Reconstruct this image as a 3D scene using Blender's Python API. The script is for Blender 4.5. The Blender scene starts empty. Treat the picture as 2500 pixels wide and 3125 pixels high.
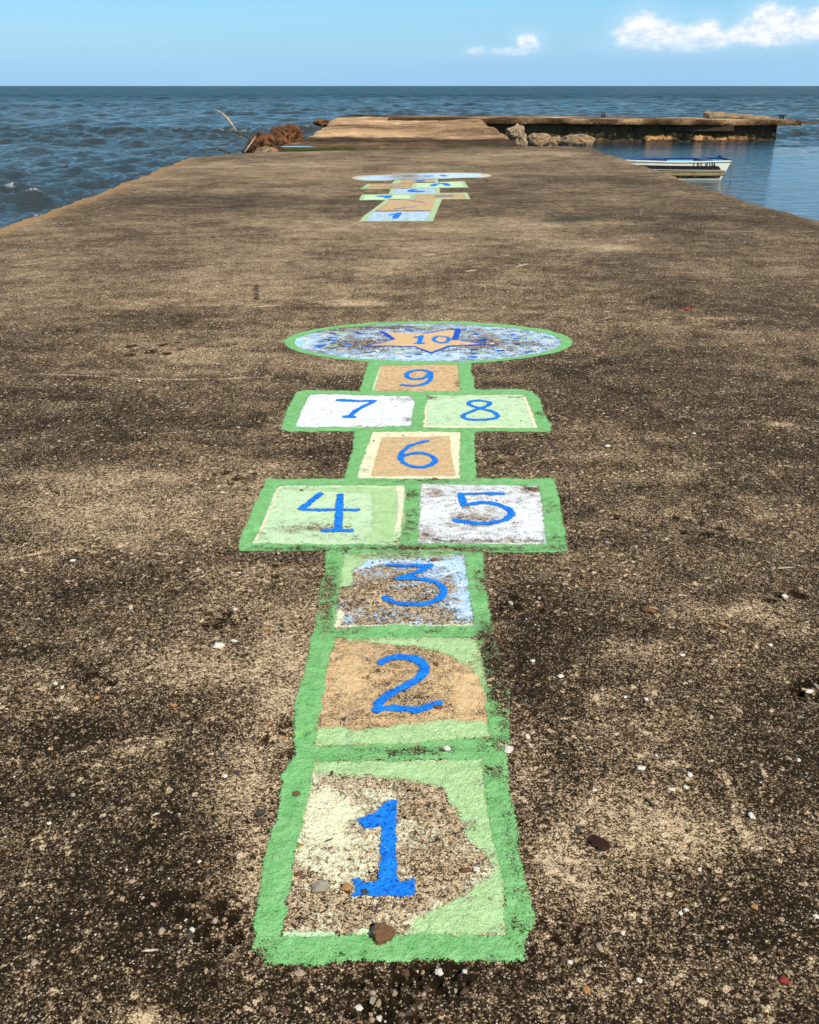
import bpy, bmesh, math, random
import numpy as np
from mathutils import Vector, noise as mnoise

R = math.radians
S = bpy.context.scene
COL = S.collection
random.seed(7)
rng = np.random.default_rng(7)

# ------------------------------------------------------------------ camera
F = 2696.0                     # focal length in photo pixels (photo 2500 wide)
PITCH = math.atan(1301.0 / F)
CAMH = 1.6
cam_d = bpy.data.cameras.new("camera")
cam = bpy.data.objects.new("camera", cam_d)
COL.objects.link(cam)
cam.location = (0, 0, CAMH)
cam.rotation_euler = (R(90) - PITCH, 0, 0)
cam_d.sensor_fit = 'HORIZONTAL'
cam_d.sensor_width = 36
cam_d.lens = F / 2500 * 36
cam_d.clip_start = 0.05
cam_d.clip_end = 30000
S.camera = cam

SUN_AZ = R(143)                # clockwise from +Y
SUN_EL = R(52)
sun_dir = Vector((math.sin(SUN_AZ) * math.cos(SUN_EL), math.cos(SUN_AZ) * math.cos(SUN_EL), math.sin(SUN_EL)))
sd = bpy.data.lights.new("sun", 'SUN')
sd.energy = 4.6
sd.angle = R(0.53)
sd.color = (1.0, 0.91, 0.77)
so = bpy.data.objects.new("sun", sd)
COL.objects.link(so)
so.rotation_euler = (-sun_dir).to_track_quat('-Z', 'Y').to_euler()
so.location = (8, -6, 12)

S.view_settings.view_transform = 'Standard'
S.view_settings.look = 'None'
S.view_settings.gamma = 1
S.view_settings.use_curve_mapping = False
S.view_settings.exposure = 0.15
S.cycles.transparent_max_bounces = 16
S.cycles.max_bounces = 5


# ------------------------------------------------------------------ node helpers
class NT:
    def __init__(s, nt):
        s.nt = nt
        nt.nodes.clear()

    def n(s, t, **kw):
        nd = s.nt.nodes.new(t)
        for k, v in kw.items():
            setattr(nd, k, v)
        return nd

    def set(s, sock, v):
        if isinstance(v, bpy.types.NodeSocket):
            s.nt.links.new(v, sock)
        elif v is not None:
            if sock.type == 'RGBA':
                v = (v, v, v, 1) if isinstance(v, (int, float)) else (*v[:3], 1)
            sock.default_value = v

    def m(s, op, a, b=None, c=None, clamp=False):
        nd = s.n('ShaderNodeMath', operation=op, use_clamp=clamp)
        s.set(nd.inputs[0], a)
        if b is not None: s.set(nd.inputs[1], b)
        if c is not None: s.set(nd.inputs[2], c)
        return nd.outputs[0]

    def mix(s, f, a, b, mode='MIX'):
        nd = s.n('ShaderNodeMix', data_type='RGBA', blend_type=mode)
        s.set(nd.inputs[0], f)
        s.set(nd.inputs[6], a)
        s.set(nd.inputs[7], b)
        return nd.outputs[2]

    def pos(s, scale=None):
        p = s.n('ShaderNodeNewGeometry').outputs['Position']
        if scale is None:
            return p
        nd = s.n('ShaderNodeVectorMath', operation='MULTIPLY')
        s.set(nd.inputs[0], p)
        nd.inputs[1].default_value = scale
        return nd.outputs[0]

    def noise(s, v, sc, det=2, rough=0.5, out=0, dist=0.0):
        nd = s.n('ShaderNodeTexNoise')
        s.set(nd.inputs['Vector'], v)
        nd.inputs['Scale'].default_value = sc
        nd.inputs['Detail'].default_value = det
        nd.inputs['Roughness'].default_value = rough
        nd.inputs['Distortion'].default_value = dist
        return nd.outputs[out]

    def vor(s, v, sc, feat='F1'):
        nd = s.n('ShaderNodeTexVoronoi', feature=feat)
        s.set(nd.inputs['Vector'], v)
        nd.inputs['Scale'].default_value = sc
        return nd

    def attr(s, name):
        return s.n('ShaderNodeAttribute', attribute_name=name).outputs['Fac']

    def rng(s, v, a, b, c=0.0, d=1.0, t='LINEAR'):
        nd = s.n('ShaderNodeMapRange', interpolation_type=t)
        for i, x in enumerate((v, a, b, c, d)):
            s.set(nd.inputs[i], x)
        return nd.outputs[0]

    def ramp(s, v, stops):
        nd = s.n('ShaderNodeValToRGB')
        s.set(nd.inputs[0], v)
        e = nd.color_ramp.elements
        while len(e) < len(stops):
            e.new(0.5)
        for el, (p, c) in zip(e, stops):
            el.position = p
            el.color = (*c, 1)
        return nd.outputs[0]

    def bump(s, h, dist, strength=1.0, normal=None):
        nd = s.n('ShaderNodeBump')
        s.set(nd.inputs['Height'], h)
        s.set(nd.inputs['Distance'], dist)
        s.set(nd.inputs['Strength'], strength)
        if normal is not None: s.set(nd.inputs['Normal'], normal)
        return nd.outputs[0]

    def bsdf(s, col, rough=0.9, normal=None, spec=0.3, **kw):
        nd = s.n('ShaderNodeBsdfPrincipled')
        s.set(nd.inputs['Base Color'], col)
        s.set(nd.inputs['Roughness'], rough)
        s.set(nd.inputs['Specular IOR Level'], spec)
        if normal is not None: s.set(nd.inputs['Normal'], normal)
        for k, v in kw.items(): s.set(nd.inputs[k], v)
        return nd.outputs[0]

    def out(s, sh):
        o = s.n('ShaderNodeOutputMaterial')
        s.nt.links.new(sh, o.inputs['Surface'])


def new_mat(name):
    m = bpy.data.materials.new(name)
    m.use_nodes = True
    return m, NT(m.node_tree)


# ------------------------------------------------------------------ world: sky with low clouds
W = bpy.data.worlds.new("World")
S.world = W
W.use_nodes = True
w = NT(W.node_tree)
sky = w.n('ShaderNodeTexSky', sky_type='NISHITA')
sky.sun_disc = False
sky.sun_elevation = SUN_EL
sky.sun_rotation = SUN_AZ
sky.altitude = 0
sky.air_density = 1.0
sky.dust_density = 0.35
sky.ozone_density = 2.2
gen = w.n('ShaderNodeTexCoord').outputs['Generated']
sp = w.n('ShaderNodeSeparateXYZ')
w.set(sp.inputs[0], gen)
az = w.m('ARCTAN2', sp.outputs[0], sp.outputs[1])
el = w.m('ARCSINE', sp.outputs[2])
cv = w.n('ShaderNodeCombineXYZ')
w.set(cv.inputs[0], az)
w.set(cv.inputs[1], w.m('MULTIPLY', el, 1.6))
cvec = cv.outputs[0]
n1 = w.noise(cvec, 42, 5, 0.6)
n2 = w.noise(cvec, 130, 3, 0.6)
nn = w.m('ADD', w.m('MULTIPLY', w.m('SUBTRACT', n1, 0.5), 1.15), w.m('MULTIPLY', w.m('SUBTRACT', n2, 0.5), 0.4))


def AE(px, py):
    return math.atan((px - 1250) / 2993), (260 - py) * 0.000305


cloud = None
for (px, py, rx, ry) in [(1945, 92, 50, 40), (1912, 118, 42, 30), (1995, 104, 46, 34), (2045, 116, 34, 26), (2090, 118, 34, 26),
                         (2140, 104, 36, 30), (2165, 128, 50, 24), (1990, 134, 100, 24), (2090, 140, 110, 22), (2235, 122, 60, 22), (2310, 80, 52, 38), (2355, 88, 46, 34), (2275, 112, 56, 28), (2340, 122, 100, 26), (2410, 108, 50, 24),
                         (2475, 84, 44, 36), (2450, 114, 70, 26), (2540, 95, 60, 40), (2620, 84, 54, 44), (2680, 110, 100, 34), (2800, 90, 90, 40), (1605, 133, 32, 22), (1450, 158, 26, 12), (1560, 158, 60, 12),
                         (2960, 80, 60, 44), (3150, 110, 120, 36), (1120, 240, 1, 1)]:
    a0, e0 = AE(px, py)
    dx = w.m('DIVIDE', w.m('SUBTRACT', az, a0), rx * 0.00045)
    dy = w.m('DIVIDE', w.m('SUBTRACT', el, e0), ry * 0.00042)
    d = w.m('SUBTRACT', 1.0, w.m('SQRT', w.m('ADD', w.m('MULTIPLY', dx, dx), w.m('MULTIPLY', dy, dy))))
    cloud = d if cloud is None else w.m('SMOOTH_MAX', cloud, d, 0.35)
cd = w.m('ADD', cloud, nn)
# soft bases melt into the haze
base_fade = w.rng(w.m('ADD', el, w.m('MULTIPLY', w.m('SUBTRACT', n1, 0.5), 0.03)), 0.018, 0.050, 0.10, 1.0, 'SMOOTHSTEP')
cmask = w.m('MULTIPLY', w.rng(cd, 0.0, 0.62, 0, 1, 'SMOOTHSTEP'), base_fade)
# thin veil round the puffs and pale streaks over the whole sky
veil = w.m('MULTIPLY', w.rng(w.m('ADD', cloud, w.m('MULTIPLY', nn, 0.6)), -1.1, 0.7, 0, 0.75, 'SMOOTHSTEP'), w.rng(el, 0.012, 0.05, 0.15, 1.0, 'SMOOTHSTEP'))
cs = w.n('ShaderNodeCombineXYZ')
w.set(cs.inputs[0], w.m('MULTIPLY', az, 1.0))
w.set(cs.inputs[1], w.m('MULTIPLY', el, 5.0))
st = w.noise(cs.outputs[0], 4.0, 5, 0.62, dist=0.6)
streak = w.rng(st, 0.42, 0.75, 0.0, 0.20, 'SMOOTHSTEP')
skyc = w.mix(1.0, sky.outputs[0], (0.72, 1.06, 1.22), 'MULTIPLY')
haze_t = w.rng(el, 0.0, 0.12, 1.0, 0.0, 'SMOOTHSTEP')
skyc = w.mix(w.m('MULTIPLY', haze_t, 0.85), skyc, (2.9, 5.3, 8.3))
hi_t = w.m('MULTIPLY', w.rng(el, 0.03, 0.12, 0, 1, 'SMOOTHSTEP'), w.rng(el, 0.2, 0.9, 1, 0, 'SMOOTHSTEP'))
skyc = w.mix(w.m('MULTIPLY', hi_t, 0.75), skyc, (2.3, 5.9, 9.0))
skyc = w.mix(w.m('ADD', streak, veil, clamp=True), skyc, (4.6, 7.0, 9.0))
cshade = w.mix(w.rng(w.noise(cvec, 75, 3, 0.6), 0.35, 0.6), (6.4, 7.4, 8.6), (9.2, 9.3, 9.4))
skyc = w.mix(cmask, skyc, cshade)
bg = w.n('ShaderNodeBackground')
w.set(bg.inputs[0], skyc)
bg.inputs[1].default_value = 0.1
wo = w.n('ShaderNodeOutputWorld')
W.node_tree.links.new(bg.outputs[0], wo.inputs[0])


# ------------------------------------------------------------------ geometry helpers
CP, SP = math.cos(PITCH), math.sin(PITCH)


def G(px, py, z=0.0):
    """point on the level z that the photo shows at (px, py)"""
    a = (px - 1250) / F
    b = (1562.5 - py) / F
    dx, dy, dz = a, CP + b * SP, -SP + b * CP
    t = (z - CAMH) / dz
    return dx * t, dy * t


def at(px, py, Y):
    """point at ground distance Y that the photo shows at (px, py)"""
    a = (px - 1250) / F
    b = (1562.5 - py) / F
    t = Y / (CP + b * SP)
    return (a * t, Y, CAMH + (-SP + b * CP) * t)


def tag(o, label=None, cat=None, group=None, kind=None):
    if label: o['label'] = label
    if cat: o['category'] = cat
    if group: o['group'] = group
    if kind: o['kind'] = kind
    return o


def empty(name, loc=(0, 0, 0), rz=0.0, **kw):
    o = bpy.data.objects.new(name, None)
    COL.objects.link(o)
    o.location = loc
    o.rotation_euler = (0, 0, rz)
    o.empty_display_size = 0.1
    return tag(o, **kw)


def link(name, me, mat=None, parent=None):
    o = bpy.data.objects.new(name, me)
    COL.objects.link(o)
    if mat is not None:
        for mm in (mat if isinstance(mat, (list, tuple)) else [mat]):
            me.materials.append(mm)
    if parent: o.parent = parent
    return o


def mesh_np(name, V, Q, smooth=True, attrs=None, midx=None):
    me = bpy.data.meshes.new(name)
    V = np.asarray(V, dtype=np.float32)
    Q = np.asarray(Q, dtype=np.int32)
    k = Q.shape[1]
    me.vertices.add(len(V))
    me.vertices.foreach_set('co', V.ravel())
    me.loops.add(Q.size)
    me.loops.foreach_set('vertex_index', Q.ravel())
    me.polygons.add(len(Q))
    me.polygons.foreach_set('loop_start', np.arange(0, Q.size, k, dtype=np.int32))
    me.polygons.foreach_set('loop_total', np.full(len(Q), k, dtype=np.int32))
    me.polygons.foreach_set('use_smooth', np.full(len(Q), smooth))
    if midx is not None: me.polygons.foreach_set('material_index', np.asarray(midx, dtype=np.int32))
    me.update(calc_edges=True)
    for an, av in (attrs or {}).items():
        at_ = me.attributes.new(an, 'FLOAT', 'POINT')
        at_.data.foreach_set('value', np.asarray(av, dtype=np.float32))
    return me


def from_bm(name, bm, mat, parent=None, smooth=False):
    me = bpy.data.meshes.new(name)
    bm.normal_update()
    bm.to_mesh(me)
    bm.free()
    if smooth:
        for p in me.polygons: p.use_smooth = True
    return link(name, me, mat, parent)


def box_bm(bm, x0, x1, y0, y1, z0, z1):
    vs = [bm.verts.new(c) for c in ((x0, y0, z0), (x1, y0, z0), (x1, y1, z0), (x0, y1, z0), (x0, y0, z1), (x1, y0, z1), (x1, y1, z1), (x0, y1, z1))]
    for f in ((3, 2, 1, 0), (4, 5, 6, 7), (0, 1, 5, 4), (1, 2, 6, 5), (2, 3, 7, 6), (3, 0, 4, 7)):
        bm.faces.new([vs[i] for i in f])
    return vs


# value noise on numpy arrays
_T = [rng.random((256, 256)) for _ in range(8)]


def vn(x, y, sc, k=0):
    X = np.asarray(x) * sc + 1000.3 + 17 * k
    Y = np.asarray(y) * sc + 1000.7 + 31 * k
    xi = np.floor(X).astype(int)
    yi = np.floor(Y).astype(int)
    fx = X - xi
    fy = Y - yi
    fx = fx * fx * (3 - 2 * fx)
    fy = fy * fy * (3 - 2 * fy)
    T = _T[k % 8]
    a = T[xi & 255, yi & 255]
    b = T[(xi + 1) & 255, yi & 255]
    c = T[xi & 255, (yi + 1) & 255]
    d = T[(xi + 1) & 255, (yi + 1) & 255]
    return (a * (1 - fx) + b * fx) * (1 - fy) + (c * (1 - fx) + d * fx) * fy


def sstep(a, b, x):
    t = np.clip((x - a) / (b - a), 0, 1)
    return t * t * (3 - 2 * t)


# ------------------------------------------------------------------ deck relief and stains
PATCH = [(-1.3, 1.3, 0.9, 2.6, 0.004), (-2.6, 2.6, 2.6, 8.0, 0.010)]
PITS = []                      # x, y, radius, depth
prng = random.Random(3)


CLUSTERS = []


def pit_cluster(px, py, spread, n, r=0.011, d=0.008):
    cx, cy = G(px, py)
    CLUSTERS.append((cx, cy, spread, n))
    d *= 1.7
    for _ in range(n):
        a = prng.random() * 6.28
        q = math.sqrt(prng.random()) * spread
        PITS.append((cx + math.cos(a) * q * 1.3, cy + math.sin(a) * q * 0.8, r * prng.uniform(0.6, 1.5), d * prng.uniform(0.6, 1.3)))


pit_cluster(690, 1885, 0.07, 12, 0.011, 0.009)
pit_cluster(1590, 1840, 0.07, 10, 0.010, 0.007)
pit_cluster(860, 2230, 0.07, 12, 0.010, 0.008)
pit_cluster(545, 2770, 0.07, 14, 0.011, 0.008)
pit_cluster(660, 2840, 0.05, 10, 0.011, 0.009)
pit_cluster(1330, 2990, 0.05, 16, 0.010, 0.010)
pit_cluster(1120, 3040, 0.07, 18, 0.009, 0.009)
pit_cluster(1230, 3080, 0.05, 10, 0.009, 0.009)
pit_cluster(705, 1455, 0.10, 9, 0.016, 0.011)
pit_cluster(2480, 2100, 0.07, 12, 0.014, 0.010)
pit_cluster(2420, 1825, 0.09, 8, 0.014, 0.010)
pit_cluster(1880, 1573, 0.02, 3, 0.014, 0.010)
pit_cluster(1540, 1400, 0.12, 6, 0.014, 0.008)
pit_cluster(2100, 1600, 0.12, 6, 0.015, 0.008)
pit_cluster(780, 1760, 0.12, 5, 0.010, 0.007)
pit_cluster(480, 1060, 0.25, 9, 0.03, 0.012)
pit_cluster(1650, 2860, 0.08, 7, 0.006, 0.006)
pit_cluster(300, 2050, 0.12, 6, 0.008, 0.006)
pit_cluster(1560, 1830, 0.03, 6, 0.010, 0.008)
pit_cluster(780, 1625, 0.03, 4, 0.012, 0.006)
PA = np.array(PITS)


def height(x, y):
    x = np.asarray(x, float)
    y = np.asarray(y, float)
    g = (vn(x, y, 95, 0) - .5) * 0.0022 + (vn(x, y, 210, 5) - .5) * 0.0016 + (vn(x, y, 34, 1) - .5) * 0.0034 + (vn(x, y, 11, 2) - .5) * 0.005
    u = (vn(x, y, 2.4, 3) - .5) * 0.010
    shape = x.shape
    P = np.zeros(x.size)
    xf, yf = x.ravel(), y.ravel()
    for (cx, cy, r, d) in PITS:
        m = (np.abs(xf - cx) < 3 * r) & (np.abs(yf - cy) < 3 * r)
        if m.any():
            q = ((xf[m] - cx) ** 2 + (yf[m] - cy) ** 2) / (r * r)
            P[m] = np.minimum(P[m], -d * np.exp(-q * q))
    P = P.reshape(shape)
    fo = np.ones(shape)
    fi = np.zeros(shape)
    for (x0, x1, y0, y1, s) in PATCH:
        dd = np.minimum(np.minimum(x - x0, x1 - x), np.minimum(y - y0, y1 - y))
        fi = np.maximum(fi, sstep(0, 0.02, dd))
    return (g + u + P) * fi


BL = []                        # tone blobs: x, y, rx, ry, value


def blob(px, py, rx, ry, v):
    x, y = G(px, py)
    BL.append((x, y, rx, ry, v))


for b in [(870, 2080, .12, .30, .30), (760, 2380, .10, .16, .28), (560, 2020, .16, .10, .16), (780, 2650, .05, .18, .22), (430, 2270, .10, .06, .16),
          (820, 1560, .35, .22, .14), (300, 1560, .4, .25, .14), (500, 1450, .5, .25, .10),
          (150, 2250, .22, .12, -.22), (200, 2600, .28, .30, -.20), (330, 2880, .30, .2, -.16), (520, 2480, .12, .1, -.12), (60, 1900, .25, .2, -.15), (250, 1760, .4, .12, -.12),
          (1620, 2050, .10, .45, -.16), (1640, 1750, .15, .25, -.14), (2050, 2560, .18, .16, .22), (1760, 2700, .10, .12, .18), (2010, 2450, .12, .08, .10), (1830, 2130, .05, .03, .2),
          (2350, 2750, .2, .3, -.16), (2380, 2250, .25, .22, -.18), (1850, 2860, .15, .12, -.08), (2250, 1700, .5, .3, -.04), (1780, 1480, .3, .3, -.12), (1560, 1370, .18, .14, -.16),
          (950, 1380, .35, .12, -.12), (2000, 1250, .8, .5, -.02), (2400, 1200, .5, .4, -.06), (400, 1250, .8, .35, -.06), (150, 1380, .4, .3, -.10), (130, 960, 1.2, .9, -.14),
          (1060, 1120, .3, .2, .10), (850, 1200, .3, .2, .10), (1100, 1000, .8, .3, .06), (600, 1080, .5, .3, .05),
          (1090, 925, .22, .13, .30), (1860, 755, .45, .25, .20), (1500, 750, 1.6, .8, .10), (900, 800, 1.6, 1.0, .05), (1300, 690, 2.2, .8, .10), (2250, 900, 1.2, .7, -.08),
          (420, 610, 1.6, 1.4, -.10), (650, 560, 1.2, 2., -.08), (2200, 640, 1.4, 1.6, -.16), (1900, 560, 1.5, 2.0, -.10), (1000, 500, 3, 2.2, .08), (1500, 480, 2.2, 2.4, .10),
          (700, 720, 1.4, .5, -.05), (1000, 870, .5, .3, -.05), (1650, 930, .7, .3, -.05), (800, 960, .6, .25, -.08),
          (2380, 1292, .07, .03, .45), (2290, 1285, .06, .03, .25), (1700, 2590, .04, .06, .15), (1150, 3040, .2, .06, -.12), (1330, 2980, .05, .04, -.25),
          (440, 3110, .035, .02, .5), (2330, 1880, .12, .05, .10)]:
    blob(*b)


SCUFFS = [
    ([(110, 1140), (300, 1147), (480, 1160), (640, 1158), (830, 1150)], .014, 'scuff', .30),
    ([(430, 1330), (600, 1315), (760, 1318), (900, 1330)], .012, 'scuff', .42),
    ([(30, 1705), (100, 1690), (200, 1678), (310, 1685)], .014, 'scuff', .36),
    ([(730, 940), (900, 925), (1050, 915)], .016, 'scuff', .34),
    ([(1320, 940), (1450, 925), (1500, 930), (1620, 955)], .014, 'scuff', .42),
    ([(1770, 990), (1870, 965)], .02, 'scuff', .38), ([(1840, 985), (1720, 1000)], .012, 'scuff', .44),
    ([(740, 838), (900, 825), (1010, 818)], .018, 'scuff', .38), ([(320, 775), (540, 778), (640, 775)], .022, 'scuff', .42),
    ([(1320, 872), (1450, 868), (1620, 880)], .018, 'scuff', .42), ([(2180, 708), (2290, 706), (2340, 712)], .05, 'scuff', .40), ([(2420, 710), (2480, 707)], .045, 'scuff', .40),
    ([(1040, 745), (1190, 738)], .02, 'scuff', .42), ([(1720, 502), (1850, 510)], .08, 'scuff', .46), ([(2100, 970), (2220, 975)], .02, 'scuff', .45),
    ([(640, 1060), (720, 1052)], .03, 'dark', .42), ([(900, 960), (1000, 975)], .02, 'dark', .45), ([(1480, 1020), (1700, 940)], .012, 'dark', .5),
    ([(2200, 1345), (2300, 1390), (2420, 1500)], .012, 'scuff', .48), ([(2100, 2560), (2080, 2620)], .01, 'scuff', .5),
    ([(2210, 2360), (2235, 2420), (2250, 2500), (2290, 2580)], .022, 'scuff', .46), ([(1990, 2340), (2070, 2330), (2160, 2345), (2210, 2380)], .018, 'scuff', .48),
    ([(1640, 2620), (1720, 2680), (1780, 2720)], .022, 'scuff', .46), ([(400, 2290), (520, 2255)], .02, 'scuff', .46),
    ([(900, 1345), (700, 1365), (540, 1340)], .01, 'dark', .5), ([(1560, 760), (1590, 745)], .02, 'dark', .45),
    ([(1200, 2960), (1205, 3010), (1190, 3070), (1210, 3125)], .007, 'dark', .25), ([(1600, 1420), (1690, 1395)], .010, 'scuff', .36), ([(1000, 760), (1005, 800)], .03, 'dark', .5),
    ([(780, 870), (782, 915)], .04, 'dark', .42), ([(1480, 3090), (1600, 3110), (1750, 3080)], .01, 'dark', .5)]
TONE_POLYS = []                # squares whose concrete was scrubbed pale before painting


def tone(x, y):
    x = np.asarray(x, float)
    y = np.asarray(y, float)
    PT = 0 * x
    for (cx, cy, r_, d_) in PITS:
        m = (np.abs(x - cx) < 3 * r_) & (np.abs(y - cy) < 3 * r_)
        if m.any(): PT[m] = np.minimum(PT[m], -.34 * np.exp(-(((x[m] - cx) ** 2 + (y[m] - cy) ** 2) / (r_ * 1.15) ** 2) ** 2))
    t = np.full(x.shape, 0.445)
    t = t + (vn(x, y, 0.45, 4) - .5) * 0.14 + (vn(x, y, 1.7, 5) - .5) * 0.15 + (vn(x * 0.7, y * 1.5, 5.3, 6) - .5) * 0.16
    for (cx, cy, rx, ry, v) in BL:
        q = ((x - cx) / rx) ** 2 + ((y - cy) / ry) ** 2
        t = t + (v if v > 0 else v * .55) * np.exp(-q)
    t = t + PT
    for (pl, wd, mt, wr) in SCUFFS:
        P_ = smooth_pl([G(*p) for p in pl], 1)
        a = np.array(P_)
        if a[:, 1].min() > 8: continue
        m = (x > a[:, 0].min() - .1) & (x < a[:, 0].max() + .1) & (y > a[:, 1].min() - .1) & (y < a[:, 1].max() + .1)
        if m.any():
            d = seg_dist(x[m], y[m], P_) + (vn(x[m], y[m], 60, 2) - .5) * wd
            t[m] += (.26 if mt == 'scuff' else -.26) * (.9 - wr) / .6 * sstep(wd * .75, wd * .2, d)
    for (pg, v) in TONE_POLYS:
        a = np.array(pg)
        m = (x > a[:, 0].min()) & (x < a[:, 0].max()) & (y > a[:, 1].min()) & (y < a[:, 1].max())
        if m.any():
            d = poly_sdf(x[m], y[m], pg)
            t[m] = np.where(d > -.005, np.maximum(t[m], v + (vn(x[m], y[m], 12, 3) - .5) * .16), t[m])
    return t


# ------------------------------------------------------------------ materials
def concrete(name, tone_attr=True, edge=False, warm=0.0, dark=1.0, grain=True, scale=1.0, tone_v=0.5, band=False):
    m, n = new_mat(name)
    p = n.pos()
    t = n.attr('tone') if tone_attr else tone_v
    nm = n.noise(p, 8 * scale, 5, 0.6)
    nf = n.noise(p, 55 * scale, 4, 0.65)
    t1 = n.m('ADD', t, n.m('MULTIPLY', n.m('SUBTRACT', nm, 0.5), 0.50))
    if band:
        t1 = n.m('ADD', t1, n.m('MULTIPLY', n.m('SUBTRACT', n.noise(n.pos((.55, .7, 1)), 1.1, 7, .72), 0.5), 1.0))
    nff = n.noise(p, 290 * scale, 3, 0.75)
    t1 = n.m('ADD', t1, n.m('MULTIPLY', n.m('SUBTRACT', nff, 0.5), 1.35))
    t1 = n.m('ADD', t1, n.m('MULTIPLY', n.m('SUBTRACT', nf, 0.5), 0.75))
    # aggregate: two sizes of grain, each with its own shade
    wv = n.n('ShaderNodeVectorMath', operation='ADD')
    n.set(wv.inputs[0], p)
    ns = n.n('ShaderNodeVectorMath', operation='SCALE')
    n.set(ns.inputs[0], n.noise(p, 160, 2, out=1))
    ns.inputs['Scale'].default_value = 0.006
    n.set(wv.inputs[1], ns.outputs[0])
    v1 = n.vor(wv.outputs[0], 240)
    v2 = n.vor(wv.outputs[0], 75)
    s1 = n.n('ShaderNodeSeparateColor')
    n.set(s1.inputs[0], v1.outputs['Color'])
    s2 = n.n('ShaderNodeSeparateColor')
    n.set(s2.inputs[0], v2.outputs['Color'])
    g1 = n.m('SUBTRACT', s1.outputs[0], 0.5)
    big = n.m('GREATER_THAN', s2.outputs[1], 0.90)
    g2 = n.m('MULTIPLY', n.m('SUBTRACT', s2.outputs[0], 0.42), big)
    t2 = n.m('ADD', t1, n.m('MULTIPLY', g1, 0.52 if grain else 0.2))
    t2 = n.m('ADD', t2, n.m('MULTIPLY', g2, 0.7 if grain else 0.2))
    c = n.ramp(t2, [(0.22, (0.017 * dark, 0.0095 * dark, 0.0035 * dark)), (0.40, (0.044 * dark, 0.0265 * dark, 0.012 * dark)),
                    (0.52, (0.115 * dark, 0.072 * dark, 0.038 * dark)), (0.66, (0.38 * dark, 0.246 * dark, 0.134 * dark)), (0.84, (0.84 * dark, 0.61 * dark, 0.36 * dark))])
    # scattered rust, grey and green tints
    tint = n.noise(p, 22, 3, 0.7)
    c = n.mix(n.rng(tint, 0.6, 0.75, 0, 0.22), c, (0.22, 0.15, 0.06))
    c = n.mix(n.rng(n.noise(p, 2.1, 4, 0.6), 0.55, 0.72, 0, 0.3), c, n.mix(1.0, c, (0.93, 0.97, 0.80), 'MULTIPLY'))
    wht = n.m('MULTIPLY', n.m('GREATER_THAN', s1.outputs[1], 0.965), n.rng(v1.outputs['Distance'], 0.35, 0.5, 1, 0))
    c = n.mix(n.m('MULTIPLY', wht, 0.8), c, (0.74, 0.62, 0.46))
    if edge:
        ea = n.attr('lip')
        lipn = n.m('MULTIPLY', ea, n.rng(n.noise(p, 5, 4, 0.7), 0.30, 0.50, 0.35, 1))
        c = n.mix(n.m('MULTIPLY', lipn, 1.0), c, n.mix(n.rng(nf, 0.35, 0.65), (0.22, 0.11, 0.04), (0.62, 0.38, 0.16)))
        mo = n.attr('moss')
        c = n.mix(n.m('MULTIPLY', mo, n.rng(nf, 0.36, 0.52, 0, 1.0)), c, (0.010, 0.030, 0.020))
    if warm:
        c = n.mix(warm, c, n.mix(1.0, c, (1.25, 0.80, 0.42), 'MULTIPLY'))
    h = n.m('ADD', n.m('MULTIPLY', n.m('SUBTRACT', 1.0, v1.outputs['Distance']), 0.6), n.m('MULTIPLY', nf, 1.4))
    h = n.m('ADD', h, n.m('MULTIPLY', g1, 0.5))
    h = n.m('ADD', h, n.m('MULTIPLY', nff, 1.2))
    n.out(n.bsdf(c, 0.92, n.bump(h, 0.0042, 1.0), 0.12))
    return m


M_DECK = concrete('weathered_concrete', edge=True)
M_DECK2 = concrete('sandy_concrete', warm=0.32, band=True)


def simple(name, col, col2=None, sc=20, rough=0.7, bump=0.0, bsc=None, spec=0.3, lo=0.38, hi=0.62):
    m, n = new_mat(name)
    tc = n.n('ShaderNodeTexCoord').outputs['Object']
    f = n.noise(tc, sc, 5, 0.65)
    c = n.mix(n.rng(f, lo, hi), col, col2 or tuple(v * 0.6 for v in col))
    nm = n.bump(n.noise(tc, bsc or sc * 2, 5, 0.65), bump, 1.0) if bump else None
    n.out(n.bsdf(c, rough, nm, spec))
    return m


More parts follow.
